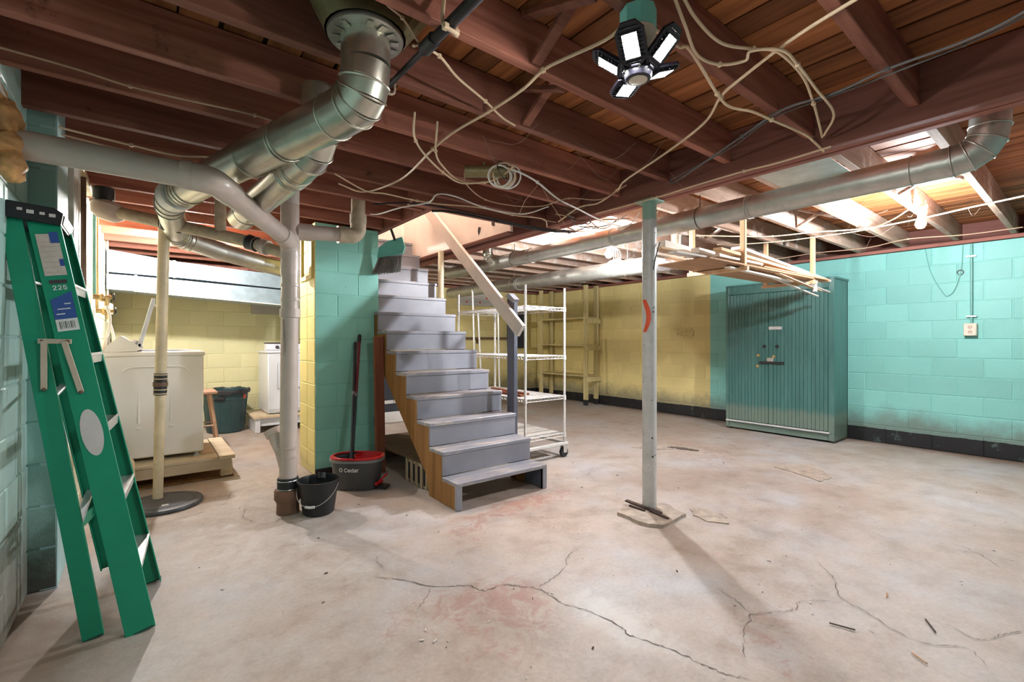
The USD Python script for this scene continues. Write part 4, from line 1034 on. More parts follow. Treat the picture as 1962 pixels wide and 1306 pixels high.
sw = thing("wooden_stool", "plain wooden stool half hidden between the washer and the bin", "stool", (0.40, 6.2, 0))
obj("seat", M().box((0.18, 6.02, 0.615), (0.625, 6.38, 0.65), 0.01), "stool_wood", sw)
for x, y, dx, dy in ((0.24, 6.08, -0.03, -0.03), (0.56, 6.08, 0.08, -0.03), (0.24, 6.32, -0.03, 0.03), (0.56, 6.32, 0.08, 0.03)):
    obj("leg", M().tube([(x, y, 0.62), (x + dx, y + dy, 0.0)], [0.018, 0.014], 12), "stool_wood", sw)
for y in (6.065, 6.335):
    obj("rung", M().tube([(0.22, y, 0.27), (0.605, y, 0.27)], 0.01, 10), "stool_wood", sw)

dpf = thing("dryer_stand", "low white painted wooden stand under the dryer", "stand", (1.6, 7.15, 0))
obj("top_board", M().box((1.10, 6.78, 0.185), (2.05, 7.12, 0.215), 0.003), "pallet_wood", dpf, smooth=False)
obj("top_board", M().box((1.10, 7.125, 0.185), (2.05, 7.52, 0.215), 0.003), "pallet_wood", dpf, smooth=False)
for x in (1.12, 1.96):
    obj("side_leg", M().box((x, 6.80, 0.0), (x + 0.06, 7.50, 0.185), 0.004), "enamel_blue_white", dpf, smooth=False)
obj("front_rail", M().box((1.18, 6.82, 0.08), (1.96, 6.845, 0.185), 0.003), "enamel_blue_white", dpf, smooth=False)
dr = thing("clothes_dryer", "white front-loading dryer half hidden by the drain stack", "dryer", (1.62, 7.2, 0.215))
obj("cabinet", M().box((1.285, 6.90, 0.225), (1.965, 7.55, 1.04), 0.010), "enamel_blue_white", dr)
obj("top_panel", M().box((1.265, 6.885, 1.035), (1.985, 7.56, 1.065), 0.008), "enamel_blue_white", dr)
obj("toe_strip", M().box((1.30, 6.893, 0.235), (1.95, 6.90, 0.285), 0.002), "panel_silver", dr)
con = obj("console", M().prism([(1.285, 7.0, 1.065), (1.285, 7.02, 1.165), (1.285, 7.14, 1.175), (1.285, 7.16, 1.065)], (0.69, 0, 0)), "enamel_blue_white", dr, smooth=False)
obj("console_trim", M().box((1.28, 6.985, 1.062), (1.98, 7.005, 1.085), 0.002), "panel_silver", con)
obj("console_trim", M().box((1.28, 7.012, 1.163), (1.98, 7.15, 1.178), 0.002), "ink_dark", con)
for x in (1.42, 1.53, 1.84):
    obj("knob", M().rev([(0.0, 0.02), (0.018, 0.02), (0.024, 0.0)], (x, 7.01, 1.115), 18, axis=(0, -1, 0.15)), "ink_dark", con)
dd = bend([(1.40, 6.896, 0.55), (1.40, 6.896, 0.93), (1.86, 6.896, 0.93), (1.86, 6.896, 0.55), (1.40, 6.896, 0.55)], 0.06, 6)
obj("door", M().box((1.41, 6.888, 0.56), (1.85, 6.90, 0.92), 0.005), "enamel_blue_white", dr)
obj("door_gap", M().tube(dd, 0.003, 6), "panel_silver", dr)
obj("door_pull", M().tube(bend([(1.555, 6.89, 0.80), (1.535, 6.875, 0.80), (1.535, 6.875, 0.68), (1.555, 6.89, 0.68)], 0.015, 4), 0.005, 8), "panel_silver", dr)
obj("vent_pipe", M().tube(bend([(1.66, 7.60, 0.9), (1.66, 7.60, 1.25), (1.66, 7.62, 1.66)], 0.05, 4), 0.05, 20), "pvc_white", dr)
wbk = thing("wall_board", "short grey-brown board fixed to the laundry wall above the dryer", "board", (1.5, 7.72, 1.65))
obj("board", M().box((1.22, 7.71, 1.60), (2.0, 7.755, 1.76), 0.004), "grey_board", wbk, smooth=False)

# dark machine seen between the pillar and the stairs
dm = thing("dark_appliance", "dark appliance with white labels glimpsed between the pillar and the stairs", "appliance", (2.85, 6.6, 0.0))
obj("stand", M().box((2.55, 6.45, 0.0), (3.15, 6.95, 0.16), 0.006), "enamel_white", dm)
obj("body", M().box((2.55, 6.47, 0.16), (3.12, 6.93, 1.05), 0.012), "electric_panel", dm)
for z, h, w in ((0.92, 0.04, 0.2), (0.66, 0.14, 0.10), (0.28, 0.05, 0.25)):
    obj("label_plate", M().box((2.62, 6.464, z), (2.62 + w, 6.47, z + h), 0.001), "sticker_white", dm, smooth=False)
    obj("label_plate", M().box((2.88, 6.464, z), (2.88 + w * 0.7, 6.47, z + h), 0.001), "sticker_white", dm, smooth=False)

# ------------------------------------------------------------------ buckets, mops, broom
bk = thing("bucket", "small round black bucket with a wire handle in front of the drain stack", "bucket", (0.955, 3.41, 0))
bx, by = 0.955, 3.405
obj("pail", M().rev([(0.0, 0.003), (0.098, 0.0), (0.104, 0.008), (0.132, 0.215), (0.142, 0.218), (0.143, 0.232), (0.134, 0.234), (0.126, 0.21), (0.098, 0.012), (0, 0.012)], (bx, by, 0), 44), "bucket_black", bk)
vx = V(CS, -SN, 0)
fw = V(-SN, -CS, 0)
pts = []
for a in np.linspace(0, math.pi, 15):
    pts.append(V(bx, by, 0.205) + vx * 0.139 * math.cos(a) + (fw * 0.145 - V(0, 0, 0.125)) * math.sin(a))
obj("bail_wire", M().tube(pts, 0.003, 8), "chrome", bk)
obj("bail_grip", M().tube([pts[6], pts[7], pts[8]], 0.009, 12), "sticker_white", bk)
obj("pour_spout", M().rev([(0.0, 0.02), (0.03, 0.02), (0.032, -0.02), (0, -0.02)], V(bx, by, 0.225) - fw * 0.11 - vx * 0.02, 18, axis=(0.2, 0.3, 1)), "bucket_black", bk)

mb = thing("mop_bucket", "oval dark grey mop bucket with a red wringer against the turquoise pillar", "mop bucket", (1.375, 3.80, 0))
mx, my = 1.375, 3.80
ORI = V(CS, -SN, 0)          # long axis
OFW = V(SN, CS, 0)


def oval(prof, n=56):
    ang = np.linspace(0, 2 * np.pi, n, endpoint=False)
    m = M()
    v = []
    for a, b, z in prof:
        c, s = np.cos(ang), np.sin(ang)
        q = 2.6
        rr = (np.abs(c) ** q + np.abs(s) ** q) ** (-1 / q)
        v += [V(mx, my, z) + ORI * a * rr[k] * c[k] + OFW * b * rr[k] * s[k] for k in range(n)]
    m.add(v, [(i * n + k, i * n + (k + 1) % n, (i + 1) * n + (k + 1) % n, (i + 1) * n + k) for i in range(len(prof) - 1) for k in range(n)])
    return m


obj("tub", oval([(0.001, 0.001, 0.003), (0.170, 0.115, 0.0), (0.178, 0.122, 0.01), (0.205, 0.142, 0.225), (0.196, 0.134, 0.225), (0.17, 0.11, 0.03), (0.001, 0.001, 0.03)]), "bucket_grey", mb)
obj("rim", oval([(0.205, 0.142, 0.222), (0.216, 0.152, 0.224), (0.217, 0.153, 0.244), (0.205, 0.142, 0.248), (0.198, 0.136, 0.242)]), "bucket_rim", mb)
obj("wringer_ring", oval([(0.212, 0.148, 0.247), (0.214, 0.150, 0.258), (0.200, 0.137, 0.262), (0.192, 0.13, 0.256), (0.195, 0.132, 0.247)]), "plastic_red", mb, label="red ring around the rim")
c_ = V(mx, my, 0) + ORI * 0.09
obj("wringer_basket", M().rev([(0.105, 0.262), (0.112, 0.262), (0.11, 0.25), (0.085, 0.12), (0.0, 0.11), (0.0, 0.12), (0.08, 0.13), (0.104, 0.25)], c_, 36), "plastic_red", mb)
obj("wringer_core", M().rev([(0.0, 0.20), (0.03, 0.195), (0.07, 0.15), (0.07, 0.13)], c_, 28), "bucket_black", mb)
obj("carry_handle", M().tube(bend([V(mx, my, 0.25) - ORI * 0.19 - OFW * 0.03, V(mx, my, 0.262) - ORI * 0.10 - OFW * 0.153, V(mx, my, 0.258) + ORI * 0.02 - OFW * 0.153], 0.1, 6), 0.009, 10), "plastic_red", mb)
obj("pedal", M().beam(V(mx, my, 0.03) + ORI * 0.19 - OFW * 0.06, V(mx, my, 0.022) + ORI * 0.275 - OFW * 0.07, 0.075, 0.02, 0.006), "bucket_black", mb)
obj("pedal_lever", M().beam(V(mx, my, 0.06) + ORI * 0.192 - OFW * 0.06, V(mx, my, 0.125) + ORI * 0.262 - OFW * 0.06, 0.03, 0.014, 0.004), "plastic_red", mb)
obj("pedal_pivot", M().tube([V(mx, my, 0.05) + ORI * 0.18 - OFW * 0.10, V(mx, my, 0.05) + ORI * 0.205 - OFW * 0.02], 0.014, 10), "plastic_red", mb)
# lettering wrapped on the front of the tub
tx = meshkit.text_mesh("O Cedar", 0.030, 0.001, bold=True)
tv = np.array(tx.vertices)
tv[:, 0] -= tv[:, 0].mean() + 0.0
q = []
for x, y, z in tv:
    xl = x - 0.030
    zl = 0.155 + y
    k = (zl - 0.01) / 0.215
    a, b = 0.178 + 0.027 * k, 0.122 + 0.020 * k
    yl = b * (1 - min(0.999, abs(xl) / a) ** 2.6) ** (1 / 2.6)
    q.append(V(mx, my, zl) + ORI * xl - OFW * (yl + 0.0004 + z))
obj("lettering", M().add(np.array(q), np.array(tx.faces)), "white_paint", mb, smooth=False, label="white O Cedar lettering")

for nm, lab, p0, p1, m, m2, top in (("mop", "maroon and black handled mop standing in the grey bucket, the taller handle", V(1.345, 3.87, 0.06), V(1.575, 4.30, 1.26), "handle_dark", "handle_maroon", 0.45),
                                     ("mop", "black handled mop standing in the grey bucket, the shorter handle on the left", V(1.315, 3.80, 0.06), V(1.535, 4.30, 1.19), "handle_dark", "abs_black", 0.40)):
    t = thing(nm, lab, "mop", p0)
    s = p0 + (p1 - p0) * (1 - top)
    obj("lower_pole", M().tube([p0, s], 0.0125, 14), m, t)
    obj("upper_pole", M().tube([s, p1 - (p1 - p0) * 0.04], 0.0135, 14), m2, t)
    obj("grip_end", M().tube([p1 - (p1 - p0) * 0.06, p1 - (p1 - p0) * 0.01, p1], [0.0155, 0.0155, 0.008], 14), "abs_black", t)
    obj("pole_collar", M().tube([s - (p1 - p0) * 0.012, s + (p1 - p0) * 0.012], 0.0165, 14), "bucket_rim", t)
    obj("mop_head", M().rev([(0.0, 0.07), (0.03, 0.06), (0.075, 0.02), (0.08, 0.0), (0.0, -0.02)], p0 + V(0, 0, 0.03), 26), "bristle_grey", t)

br = thing("broom", "turquoise headed broom with grey bristles hanging head up beside the pillar", "broom", (1.83, 4.16, 2.0))
bc, bu = V(1.825, 4.17, 2.05), unit(V(CS, -SN, 0.10))
dn = unit(V(-0.10, 0.05, -1))
hd = [bc + bu * a + dn * b for a, b in ((-0.125, 0.05), (0.115, 0.03), (0.13, -0.03), (0.09, -0.13), (-0.05, -0.10), (-0.12, -0.05))]
obj("head", M().prism(hd, np.cross(bu, dn) * 0.045), "broom_teal", br, smooth=25)
for k in range(180):
    a = -0.115 + 0.00125 * k
    y0 = (rng.random() - 0.5) * 0.04
    p = bc + bu * a + dn * 0.045 + np.cross(bu, dn) * (0.022 + y0)
    if k == 0:
        bs = M()
    e = p + dn * (0.145 + 0.02 * rng.random()) + bu * (a * 0.22 - 0.02) + np.cross(bu, dn) * y0
    bs.tube([p, (p + e) / 2 + bu * 0.003, e], 0.0026, 4)
obj("bristles", bs, "bristle_grey", br, kind="stuff")
obj("handle", M().tube([bc - dn * 0.10 + bu * 0.03, bc - dn * 0.10 + V(-0.05, 0.10, 0.36)], 0.012, 12), "abs_black", br)
obj("hang_hook", M().tube(spline([(1.80, 4.335, 2.10), (1.80, 4.28, 2.10), (1.81, 4.22, 2.07)], 5), 0.004, 6), "iron_rust", br)

# ------------------------------------------------------------------ stairs
stt = thing("staircase", "steep grey painted wooden basement stairs with a white handrail", "stairs", (2.15, 4.0, 0))
SX0, SX1 = 1.725, 2.57
RUN, RISE, YF, Z1_ = 0.2025, 0.1835, 2.805, 0.195
N = 13
for i in range(N):
    y, z = YF + RUN * i, Z1_ + RISE * i
    obj("tread", M().box((SX0 - 0.005 + 0.003 * (i % 2), y - 0.004, z - 0.03), (SX1 + 0.006, y + RUN + 0.012, z), 0.004), "stair_tread" if i < 5 else "stair_riser", stt, smooth=False)
    if i:
        obj("riser", M().box((SX0 + 0.001, y + 0.002, z - RISE + 0.005), (SX1, y + 0.022, z - 0.0315), 0.002), "stair_riser", stt, smooth=False)
for s, x in ((0, SX0 + 0.002), (1, SX1 - 0.042)):
    o = []
    for i in range(1, N):
        y, z = YF + RUN * i + 0.0235, Z1_ + RISE * i - 0.03
        o += [(x, y, z - RISE + 0.03 - 0.0), (x, y, z)]
    yt, zt = YF + RUN * N + 0.02, Z1_ + RISE * (N - 1) - 0.03
    o += [(x, yt, zt), (x, yt, zt - 0.28), (x, YF + RUN + 0.27, 0.16), (x, YF + RUN + 0.22, 0.0), (x, YF + RUN + 0.034, 0.0)]
    obj("stringer", M().prism(o, (0.04, 0, 0)), "stringer_wood", stt, smooth=False)
for x in (SX0 - 0.004, SX1 - 0.035):
    obj("step_side", M().box((x, YF + 0.006, 0.0), (x + 0.04, YF + 0.24, 0.166), 0.003), "stringer_wood" if x < 2 else "stair_dark_paint", stt, smooth=False)
obj("step_leg", M().box((SX0 - 0.006, YF, 0.0), (SX0 + 0.04, YF + 0.03, 0.166), 0.003), "stair_riser", stt, smooth=False)
obj("step_leg", M().box((SX1 - 0.035, YF, 0.0), (SX1 + 0.008, YF + 0.03, 0.166), 0.003), "stair_riser", stt, smooth=False)
obj("newel_post", M().box((2.573, 3.235, 0.36), (2.618, 3.335, 1.585), 0.004).box((2.618, 3.25, 0.36), (2.628, 3.32, 1.56), 0.002), "stair_dark_paint", stt, smooth=False)
obj("newel_cap", M().prism([(2.565, 3.24, 1.54), (2.565, 3.22, 1.57), (2.565, 3.30, 1.63), (2.565, 3.36, 1.61)], (0.06, 0, 0)), "stair_riser", stt, smooth=False)
obj("handrail", M().beam((2.545, 3.10, 1.285), (2.545, 4.86, 2.76), 0.040, 0.125, 0.004), "rail_paint", stt, smooth=False, label="pinkish white handrail plank")

stp = thing("pipe_post", "short cream pipe standing between a stair tread and the girder", "pipe", (2.565, 4.52, 1.664))
obj("pipe", M().tube([(2.565, 4.52, 1.664), (2.565, 4.52, 2.19)], 0.032, 22), "pvc_cream", stp)
obj("end_ring", M().tube([(2.565, 4.52, 1.664), (2.565, 4.52, 1.70)], 0.036, 22), "pvc_cream", stp)

pr = thing("timber_prop", "red-brown timber prop standing under the left side of the stairs", "prop", (1.70, 4.09, 0))
obj("stud", M().beam((1.688, 4.08, 0.0), (1.674, 4.10, 1.24), 0.04, 0.085, 0.003, up=(1, 0, 0)), "red_stud", pr, smooth=False)
obj("cleat", M().box((1.655, 4.135, 0.42), (1.69, 4.16, 0.50), 0.003), "rubber_black", pr, smooth=False)
bb = thing("breeze_block", "hollow grey-brown concrete block on the floor under the stairs", "block", (1.95, 3.52, 0))
obj("shell", M().box((1.775, 3.36, 0.0), (1.80, 3.75, 0.19), 0.004).box((1.94, 3.36, 0.0), (1.965, 3.75, 0.19), 0.004).box((1.80, 3.36, 0), (1.94, 3.385, 0.19), 0.002).box((1.80, 3.725, 0), (1.94, 3.75, 0.19), 0.002).box((1.80, 3.54, 0), (1.94, 3.57, 0.19), 0.002), "breeze_block", bb, smooth=False)
for y in (3.43, 3.52, 3.61, 3.70):
    obj("web", M().box((1.762, y - 0.012, 0.0), (1.775, y + 0.012, 0.19), 0.002), "breeze_block", bb, smooth=False)
for y in (3.38, 3.475, 3.565, 3.655):
    obj("core_hole", M().box((1.772, y, 0.025), (1.7745, y + 0.03, 0.165), 0.0008), "rubber_black", bb, smooth=False)
lp = thing("loose_board", "dark sheet of board lying on the block under the stairs", "board", (2.1, 3.9, 0.19))
obj("sheet", M().prism([(1.78, 3.37, 0.195), (2.50, 3.37, 0.195), (2.50, 4.65, 0.195), (1.72, 4.65, 0.195)], (0, 0, 0.02)), "dark_board", lp, smooth=False)
obj("batten", M().box((1.76, 4.55, 0.0), (2.50, 4.62, 0.195), 0.003), "dark_board", lp, smooth=False)

# ------------------------------------------------------------------ wire rack on wheels
rk = thing("wire_rack", "tall chrome wire shelving rack on castors beside the stairs", "shelving rack", (3.15, 4.06, 0))
RX0, RX1, RY0, RY1 = 2.886, 3.415, 3.45, 4.67
for x in (RX0, RX1):
    for y in (RY0, RY1):
        pp = obj("upright", M().tube([(x, y, 0.16), (x, y, 1.745)], 0.0127, 14), "chrome_white", rk)
        gr = M()
        for k in range(61):
            gr.ring((x, y, 0.20 + 0.0254 * k), (0, 0, 1), 0.0127, 0.0012, 12, 4)
        obj("groove_rings", gr, "chrome", pp, kind="stuff")
for z in (0.235, 0.62, 1.035, 1.53):
    sh = M()
    for zz, r in ((z + 0.012, 0.0042), (z - 0.018, 0.0038)):
        sh.tube([(RX0, RY0, zz), (RX1, RY0, zz)], r, 6).tube([(RX0, RY1, zz), (RX1, RY1, zz)], r, 6).tube([(RX0, RY0, zz), (RX0, RY1, zz)], r, 6).tube([(RX1, RY0, zz), (RX1, RY1, zz)], r, 6)
    for (ax, ay), (bx_, by_) in (((RX0, RY0), (RX1, RY0)), ((RX0, RY1), (RX1, RY1)), ((RX0, RY0), (RX0, RY1)), ((RX1, RY0), (RX1, RY1))):
        L = math.hypot(bx_ - ax, by_ - ay)
        k = int(L / 0.045)
        zig = [(ax + (bx_ - ax) * i / (2 * k), ay + (by_ - ay) * i / (2 * k), z + (0.012 if i % 2 else -0.018)) for i in range(2 * k + 1)]
        sh.tube(zig, 0.0026, 5)
    shp = obj("shelf_frame", sh, "chrome_white", rk)
    w = M()
    for k in range(47):
        y = RY0 + 0.026 * (k + 0.5)
        w.tube([(RX0, y, z + 0.016), (RX1, y, z + 0.016)], 0.0017, 5)
    for x in (RX0 + 0.13, RX0 + 0.265, RX0 + 0.40):
        w.tube([(x, RY0, z + 0.012), (x, RY1, z + 0.012)], 0.003, 6)
    obj("shelf_wires", w, "chrome_white", shp, kind="stuff")
    for x in (RX0, RX1):
        for y in (RY0, RY1):
            obj("shelf_collar", M().tube([(x, y, z - 0.028), (x, y, z + 0.02)], [0.019, 0.0165], 14), "chrome_white", shp)
obj("dolly_rail", M().box((RX0 - 0.04, RY0 - 0.02, 0.125), (RX1 + 0.04, RY0 + 0.02, 0.155), 0.004), "chrome_white", rk)
obj("dolly_rail", M().box((RX0 - 0.04, RY1 - 0.02, 0.125), (RX1 + 0.04, RY1 + 0.02, 0.155), 0.004), "chrome_white", rk)
obj("dolly_rail", M().box((RX0 - 0.04, RY0 + 0.021, 0.125), (RX0 - 0.005, RY1 - 0.021, 0.155), 0.004), "chrome_white", rk)
obj("dolly_rail", M().box((RX1 + 0.005, RY0 + 0.021, 0.125), (RX1 + 0.04, RY1 - 0.021, 0.155), 0.004), "chrome_white", rk)
for x in (RX0, RX1):
    for y in (RY0 + 0.01, RY1 - 0.01):
        ck = obj("castor_fork", M().box((x - 0.025, y - 0.026, 0.045), (x + 0.025, y - 0.021, 0.105), 0.002).box((x - 0.025, y + 0.021, 0.045), (x + 0.025, y + 0.026, 0.105), 0.002).box((x - 0.03, y - 0.028, 0.105), (x + 0.03, y + 0.028, 0.125), 0.003), "chrome", rk, smooth=False)
        obj("wheel", M().rev([(0.0, -0.018), (0.046, -0.018), (0.05, -0.01), (0.05, 0.01), (0.046, 0.018), (0, 0.018)], (x, y, 0.05), 28, axis=(0, 1, 0)), "rubber_black", ck)
for k, (y, l, z) in enumerate(((3.70, 0.8, 0.6375), (3.78, 0.62, 0.6375))):
    t = thing("timber_offcut", ("long" if k == 0 else "short") + " red-brown timber strip lying on the third shelf of the wire rack", "timber", (3.1 + 0.12 * k, y, z))
    obj("strip", M().beam((2.97 + 0.14 * k, y - 0.1, z + 0.012), (3.04 + 0.14 * k, y + l, z + 0.012), 0.045, 0.022, 0.003), "red_stud", t, smooth=False)
bdr = thing("shelf_board", "grey board lying on the bottom shelf of the wire rack", "board", (3.15, 4.0, 0.255))
obj("board", M().box((2.92, 3.50, 0.2535), (3.36, 4.55, 0.265), 0.003), "grey_board", bdr, smooth=False)
for k, (x0, y0, x1, y1, z1) in enumerate(((3.86, 5.75, 3.84, 5.82, 1.95), (4.02, 5.80, 3.98, 5.88, 1.62), (4.28, 5.72, 4.27, 5.76, 1.62))):
    t = thing("metal_pole", ("tallest", "thin", "straight")[k] + " bare metal pole standing behind the wire rack, " + ("nearest the stairs", "middle of three", "furthest from the stairs")[k], "pole", (x0, y0, 0))
    obj("tube", M().tube([(x0, y0, 0.0), (x1, y1, z1)], 0.014, 12), "chrome_white", t)
    obj("tip", M().tube([(x1, y1, z1 - 0.02), (x1, y1, z1 + 0.01)], 0.017, 12), "chrome_white", t)

# ------------------------------------------------------------------ yellow shelves, back-wall bits
ys = thing("timber_shelves", "pale yellow timber shelf unit fixed against the right wall in the far corner", "shelves", (6.63, 6.6, 0))
for x in (6.47, 6.755):
    for y in (5.97, 7.22):
        u = obj("upright", M().box((x - 0.022, y - 0.045, 0.10), (x + 0.022, y + 0.045, 2.25), 0.003), "pale_yellow_wood", ys, smooth=False)
        obj("foot", M().box((x - 0.023, y - 0.046, 0.0), (x + 0.023, y + 0.046, 0.10), 0.003), "rubber_black", u, smooth=False, label="black painted foot")
for z in (0.53, 1.11, 1.62):
    obj("shelf", M().box((6.43, 5.93, z), (6.80, 7.30, z + 0.025), 0.003), "pale_yellow_wood", ys, smooth=False)
    for y in (5.90, 7.275):
        obj("bearer", M().box((6.43, y - 0.012, z - 0.09), (6.80, y + 0.012, z - 0.002), 0.003), "pale_yellow_wood", ys, smooth=False)
ep = thing("electrical_panel", "dark electrical panel on the back wall behind the newel post", "panel", (6.2, 7.7, 1.4))
obj("box", M().box((5.98, 7.68, 1.05), (6.42, 7.755, 1.85), 0.006), "electric_panel", ep)
obj("door", M().box((6.02, 7.668, 1.12), (6.38, 7.68, 1.78), 0.004), "electric_panel", ep)
obj("latch", M().box((6.34, 7.658, 1.42), (6.37, 7.668, 1.47), 0.002), "panel_silver", ep)
wd = thing("wall_board", "rusty stained board across the top of the back wall behind the rack", "board", (5.2, 7.73, 2.05))
obj("board", M().box((4.75, 7.715, 1.90), (5.75, 7.755, 2.19), 0.004), "grey_board", wd, smooth=False)
for k in range(5):
    obj("rust_spot", M().rev([(0.0, 0.004), (0.02, 0.003), (0.022, 0.0)], (4.95 + 0.16 * k, 7.715, 1.97 + 0.09 * (k % 2)), 12, axis=(0, -1, 0)), "sticker_red", wd)
wg = thing("wall_ledge", "dark ledge along the back wall behind the rack", "ledge", (5.5, 7.7, 1.26))
obj("board", M().box((4.6, 7.66, 1.235), (5.95, 7.755, 1.275), 0.004), "dark_board", wg, smooth=False)
obj("bracket", M().box((5.2, 7.68, 1.15), (5.24, 7.755, 1.235), 0.003), "dark_board", wg, smooth=False)
rw = stage.GetPrimAtPath("/World/wall_right")
sm = M()
for k in range(70):
    y, z = 3.98 + 0.30 * rng.random(), 1.27 + 0.12 * rng.random()
    a, b = 0.004 + 0.012 * rng.random(), 0.002 + 0.004 * rng.random()
    sm.box((WX - 0.0025, y, z), (WX + 0.004, y + a, z + b), 0.0004)
obj("glue_specks", sm, "cable_black", rw, smooth=False, kind="stuff", label="dark patch of glue specks left on the yellow paint")

# ------------------------------------------------------------------ green cabinet
gc = thing("cabinet", "tall dark green two-door cabinet of grooved boards against the turquoise wall", "cabinet", (6.55, 2.57, 0))
GX, GY0, GY1, GZ = 6.33, 1.935, 3.225, 1.935
obj("body", M().box((GX + 0.03, GY0, 0.02), (6.80, GY0 + 0.025, GZ), 0.003).box((GX + 0.03, GY1 - 0.025, 0.02), (6.80, GY1, GZ), 0.003).box((6.78, GY0, 0.02), (6.805, GY1, GZ), 0.003).box((GX + 0.03, GY0 + 0.02, 0.10), (6.79, GY1 - 0.02, 0.125), 0.003), "cabinet_green", gc, smooth=False)
obj("top_board", M().box((GX + 0.012, GY0 - 0.012, GZ), (6.81, GY1 + 0.012, GZ + 0.025), 0.004), "cabinet_green", gc, smooth=False)
obj("corner_stile", M().box((GX, GY0 - 0.002, 0.02), (GX + 0.03, GY0 + 0.06, GZ), 0.004), "cabinet_green", gc, smooth=False)
obj("corner_stile", M().box((GX, GY1 - 0.04, 0.02), (GX + 0.03, GY1 + 0.002, GZ), 0.004), "cabinet_green", gc, smooth=False)
obj("head_rail", M().box((GX + 0.002, GY0 + 0.061, 1.83), (GX + 0.03, GY1 - 0.041, GZ), 0.003), "cabinet_green", gc, smooth=False)
obj("plinth", M().box((GX + 0.008, GY0 + 0.061, 0.02), (GX + 0.03, GY1 - 0.041, 0.11), 0.003), "cabinet_green", gc, smooth=False)
obj("threshold_strip", M().box((GX - 0.03, GY0 + 0.04, 0.105), (GX + 0.006, GY1 - 0.01, 0.125), 0.004), "post_paint", gc, smooth=False, label="pale strip along the foot of the doors")
mid = 2.665
for a, b in ((GY0 + 0.063, mid - 0.003), (mid + 0.003, GY1 - 0.043)):
    dpath = thing_door = obj("door", M().box((GX + 0.012, a, 0.128), (GX + 0.03, b, 1.827), 0.002), "cabinet_green", gc, smooth=False)
    n = int(round((b - a - 0.05) / 0.043))
    lo, hi = (a, b - 0.055) if a < 2.3 else (a, b)
    n = int(round((hi - lo) / 0.043))
    w_ = (hi - lo) / n
    for k in range(n):
        obj("board", M().box((GX, lo + k * w_ + 0.0012, 0.13), (GX + 0.013, lo + (k + 1) * w_ - 0.0012, 1.825), 0.0035), "cabinet_green", dpath, smooth=False)
    if a < 2.3:
        obj("meeting_stile", M().box((GX - 0.004, hi + 0.002, 0.13), (GX + 0.013, b, 1.825), 0.003), "cabinet_green", dpath, smooth=False)
np_ = obj("name_plate", M().box((GX - 0.006, 2.50, 1.345), (GX - 0.002, 2.66, 1.385), 0.001), "aluminium", gc, smooth=False, label="small silver plate across the door gap")
obj("plate_print", M().box((GX - 0.007, 2.515, 1.356), (GX - 0.0055, 2.60, 1.374), 0.0003), "sticker_grey", np_, smooth=False)
obj("latch_bar", M().box((GX - 0.025, 2.47, 0.905), (GX - 0.004, 2.77, 0.935), 0.004), "iron_black", gc, smooth=False, label="dark flat latch bar across both doors")
for y, z, m in ((2.715, 1.13, "iron_black"), (2.56, 1.13, "iron_black"), (2.79, 1.01, "brass"), (2.60, 1.0, "brass"), (2.80, 0.87, "brass")):
    obj("knob_plate", M().rev([(0.0, 0.012), (0.018, 0.010), (0.022, 0.0)], (GX - 0.001, y, z), 16, axis=(-1, 0, 0)), m, gc)
obj("hasp", M().box((GX - 0.012, 2.60, 0.935), (GX - 0.002, 2.68, 0.985), 0.003), "chrome", gc, smooth=False)
for s in (GY0, GY1 - 0.05):
    obj("foot", M().box((GX + 0.02, s, 0.0), (6.79, s + 0.05, 0.021), 0.002), "rust_dark", gc, smooth=False)

# wall outlet and conduit on the right wall
ol = thing("power_outlet", "ivory double outlet on the turquoise wall right of the cabinet", "outlet", (6.8, 0.84, 1.32))
obj("box", M().box((6.745, 0.795, 1.255), (6.8165, 0.895, 1.385), 0.006), "outlet_ivory", ol)
for z in (1.295, 1.345):
    f_ = obj("receptacle", M().rev([(0.0, 0.004), (0.016, 0.004), (0.018, 0.0)], (6.745, 0.845, z), 18, axis=(-1, 0, 0)), "tan_steel", ol)
    for dy in (-0.006, 0.006):
        obj("slot", M().box((6.7405, 0.845 + dy - 0.001, z - 0.005), (6.7412, 0.845 + dy + 0.001, z + 0.005), 0.0002), "ink_dark", f_, smooth=False)
obj("conduit", M().tube([(6.80, 0.84, 1.385), (6.80, 0.84, 2.215)], 0.0115, 12), "conduit_paint", ol)
for z in (1.45, 2.08):
    obj("conduit_clip", M().box((6.786, 0.80, z), (6.8165, 0.88, z + 0.018), 0.002), "chrome", ol, smooth=False)
# ------------------------------------------------------------------ folding LED ceiling lamp
LX, LY = 1.247, 0.912
ll = thing("led_lamp", "black five-panel folding LED lamp screwed into a ceiling holder", "lamp", (LX, LY, 2.27))
obj("ceiling_box", M().rev([(0.0, 2.262), (0.058, 2.262), (0.058, 2.195), (0.05, 2.19), (0.0, 2.19)], (LX, LY + 0.012, 0), 8), "box_teal", ll, smooth=20, label="turquoise painted octagonal box")
obj("lampholder", M().rev([(0.0, 2.192), (0.056, 2.192), (0.056, 2.178), (0.036, 2.15), (0.028, 2.125), (0.0, 2.125)], (LX, LY + 0.012, 0), 30), "porcelain", ll)
obj("hub", M().rev([(0.0, 2.135), (0.02, 2.132), (0.024, 2.10), (0.04, 2.085), (0.045, 2.06), (0.04, 2.043), (0.034, 2.04), (0.0, 2.04)], (LX, LY + 0.012, 0), 30), "led_housing", ll)
obj("hub_lens", M().rev([(0.0, 2.0365), (0.024, 2.037), (0.031, 2.041), (0.03, 2.043)], (LX, LY + 0.012, 0), 30), "porcelain", ll)
HC = V(LX, LY + 0.012, 2.066)
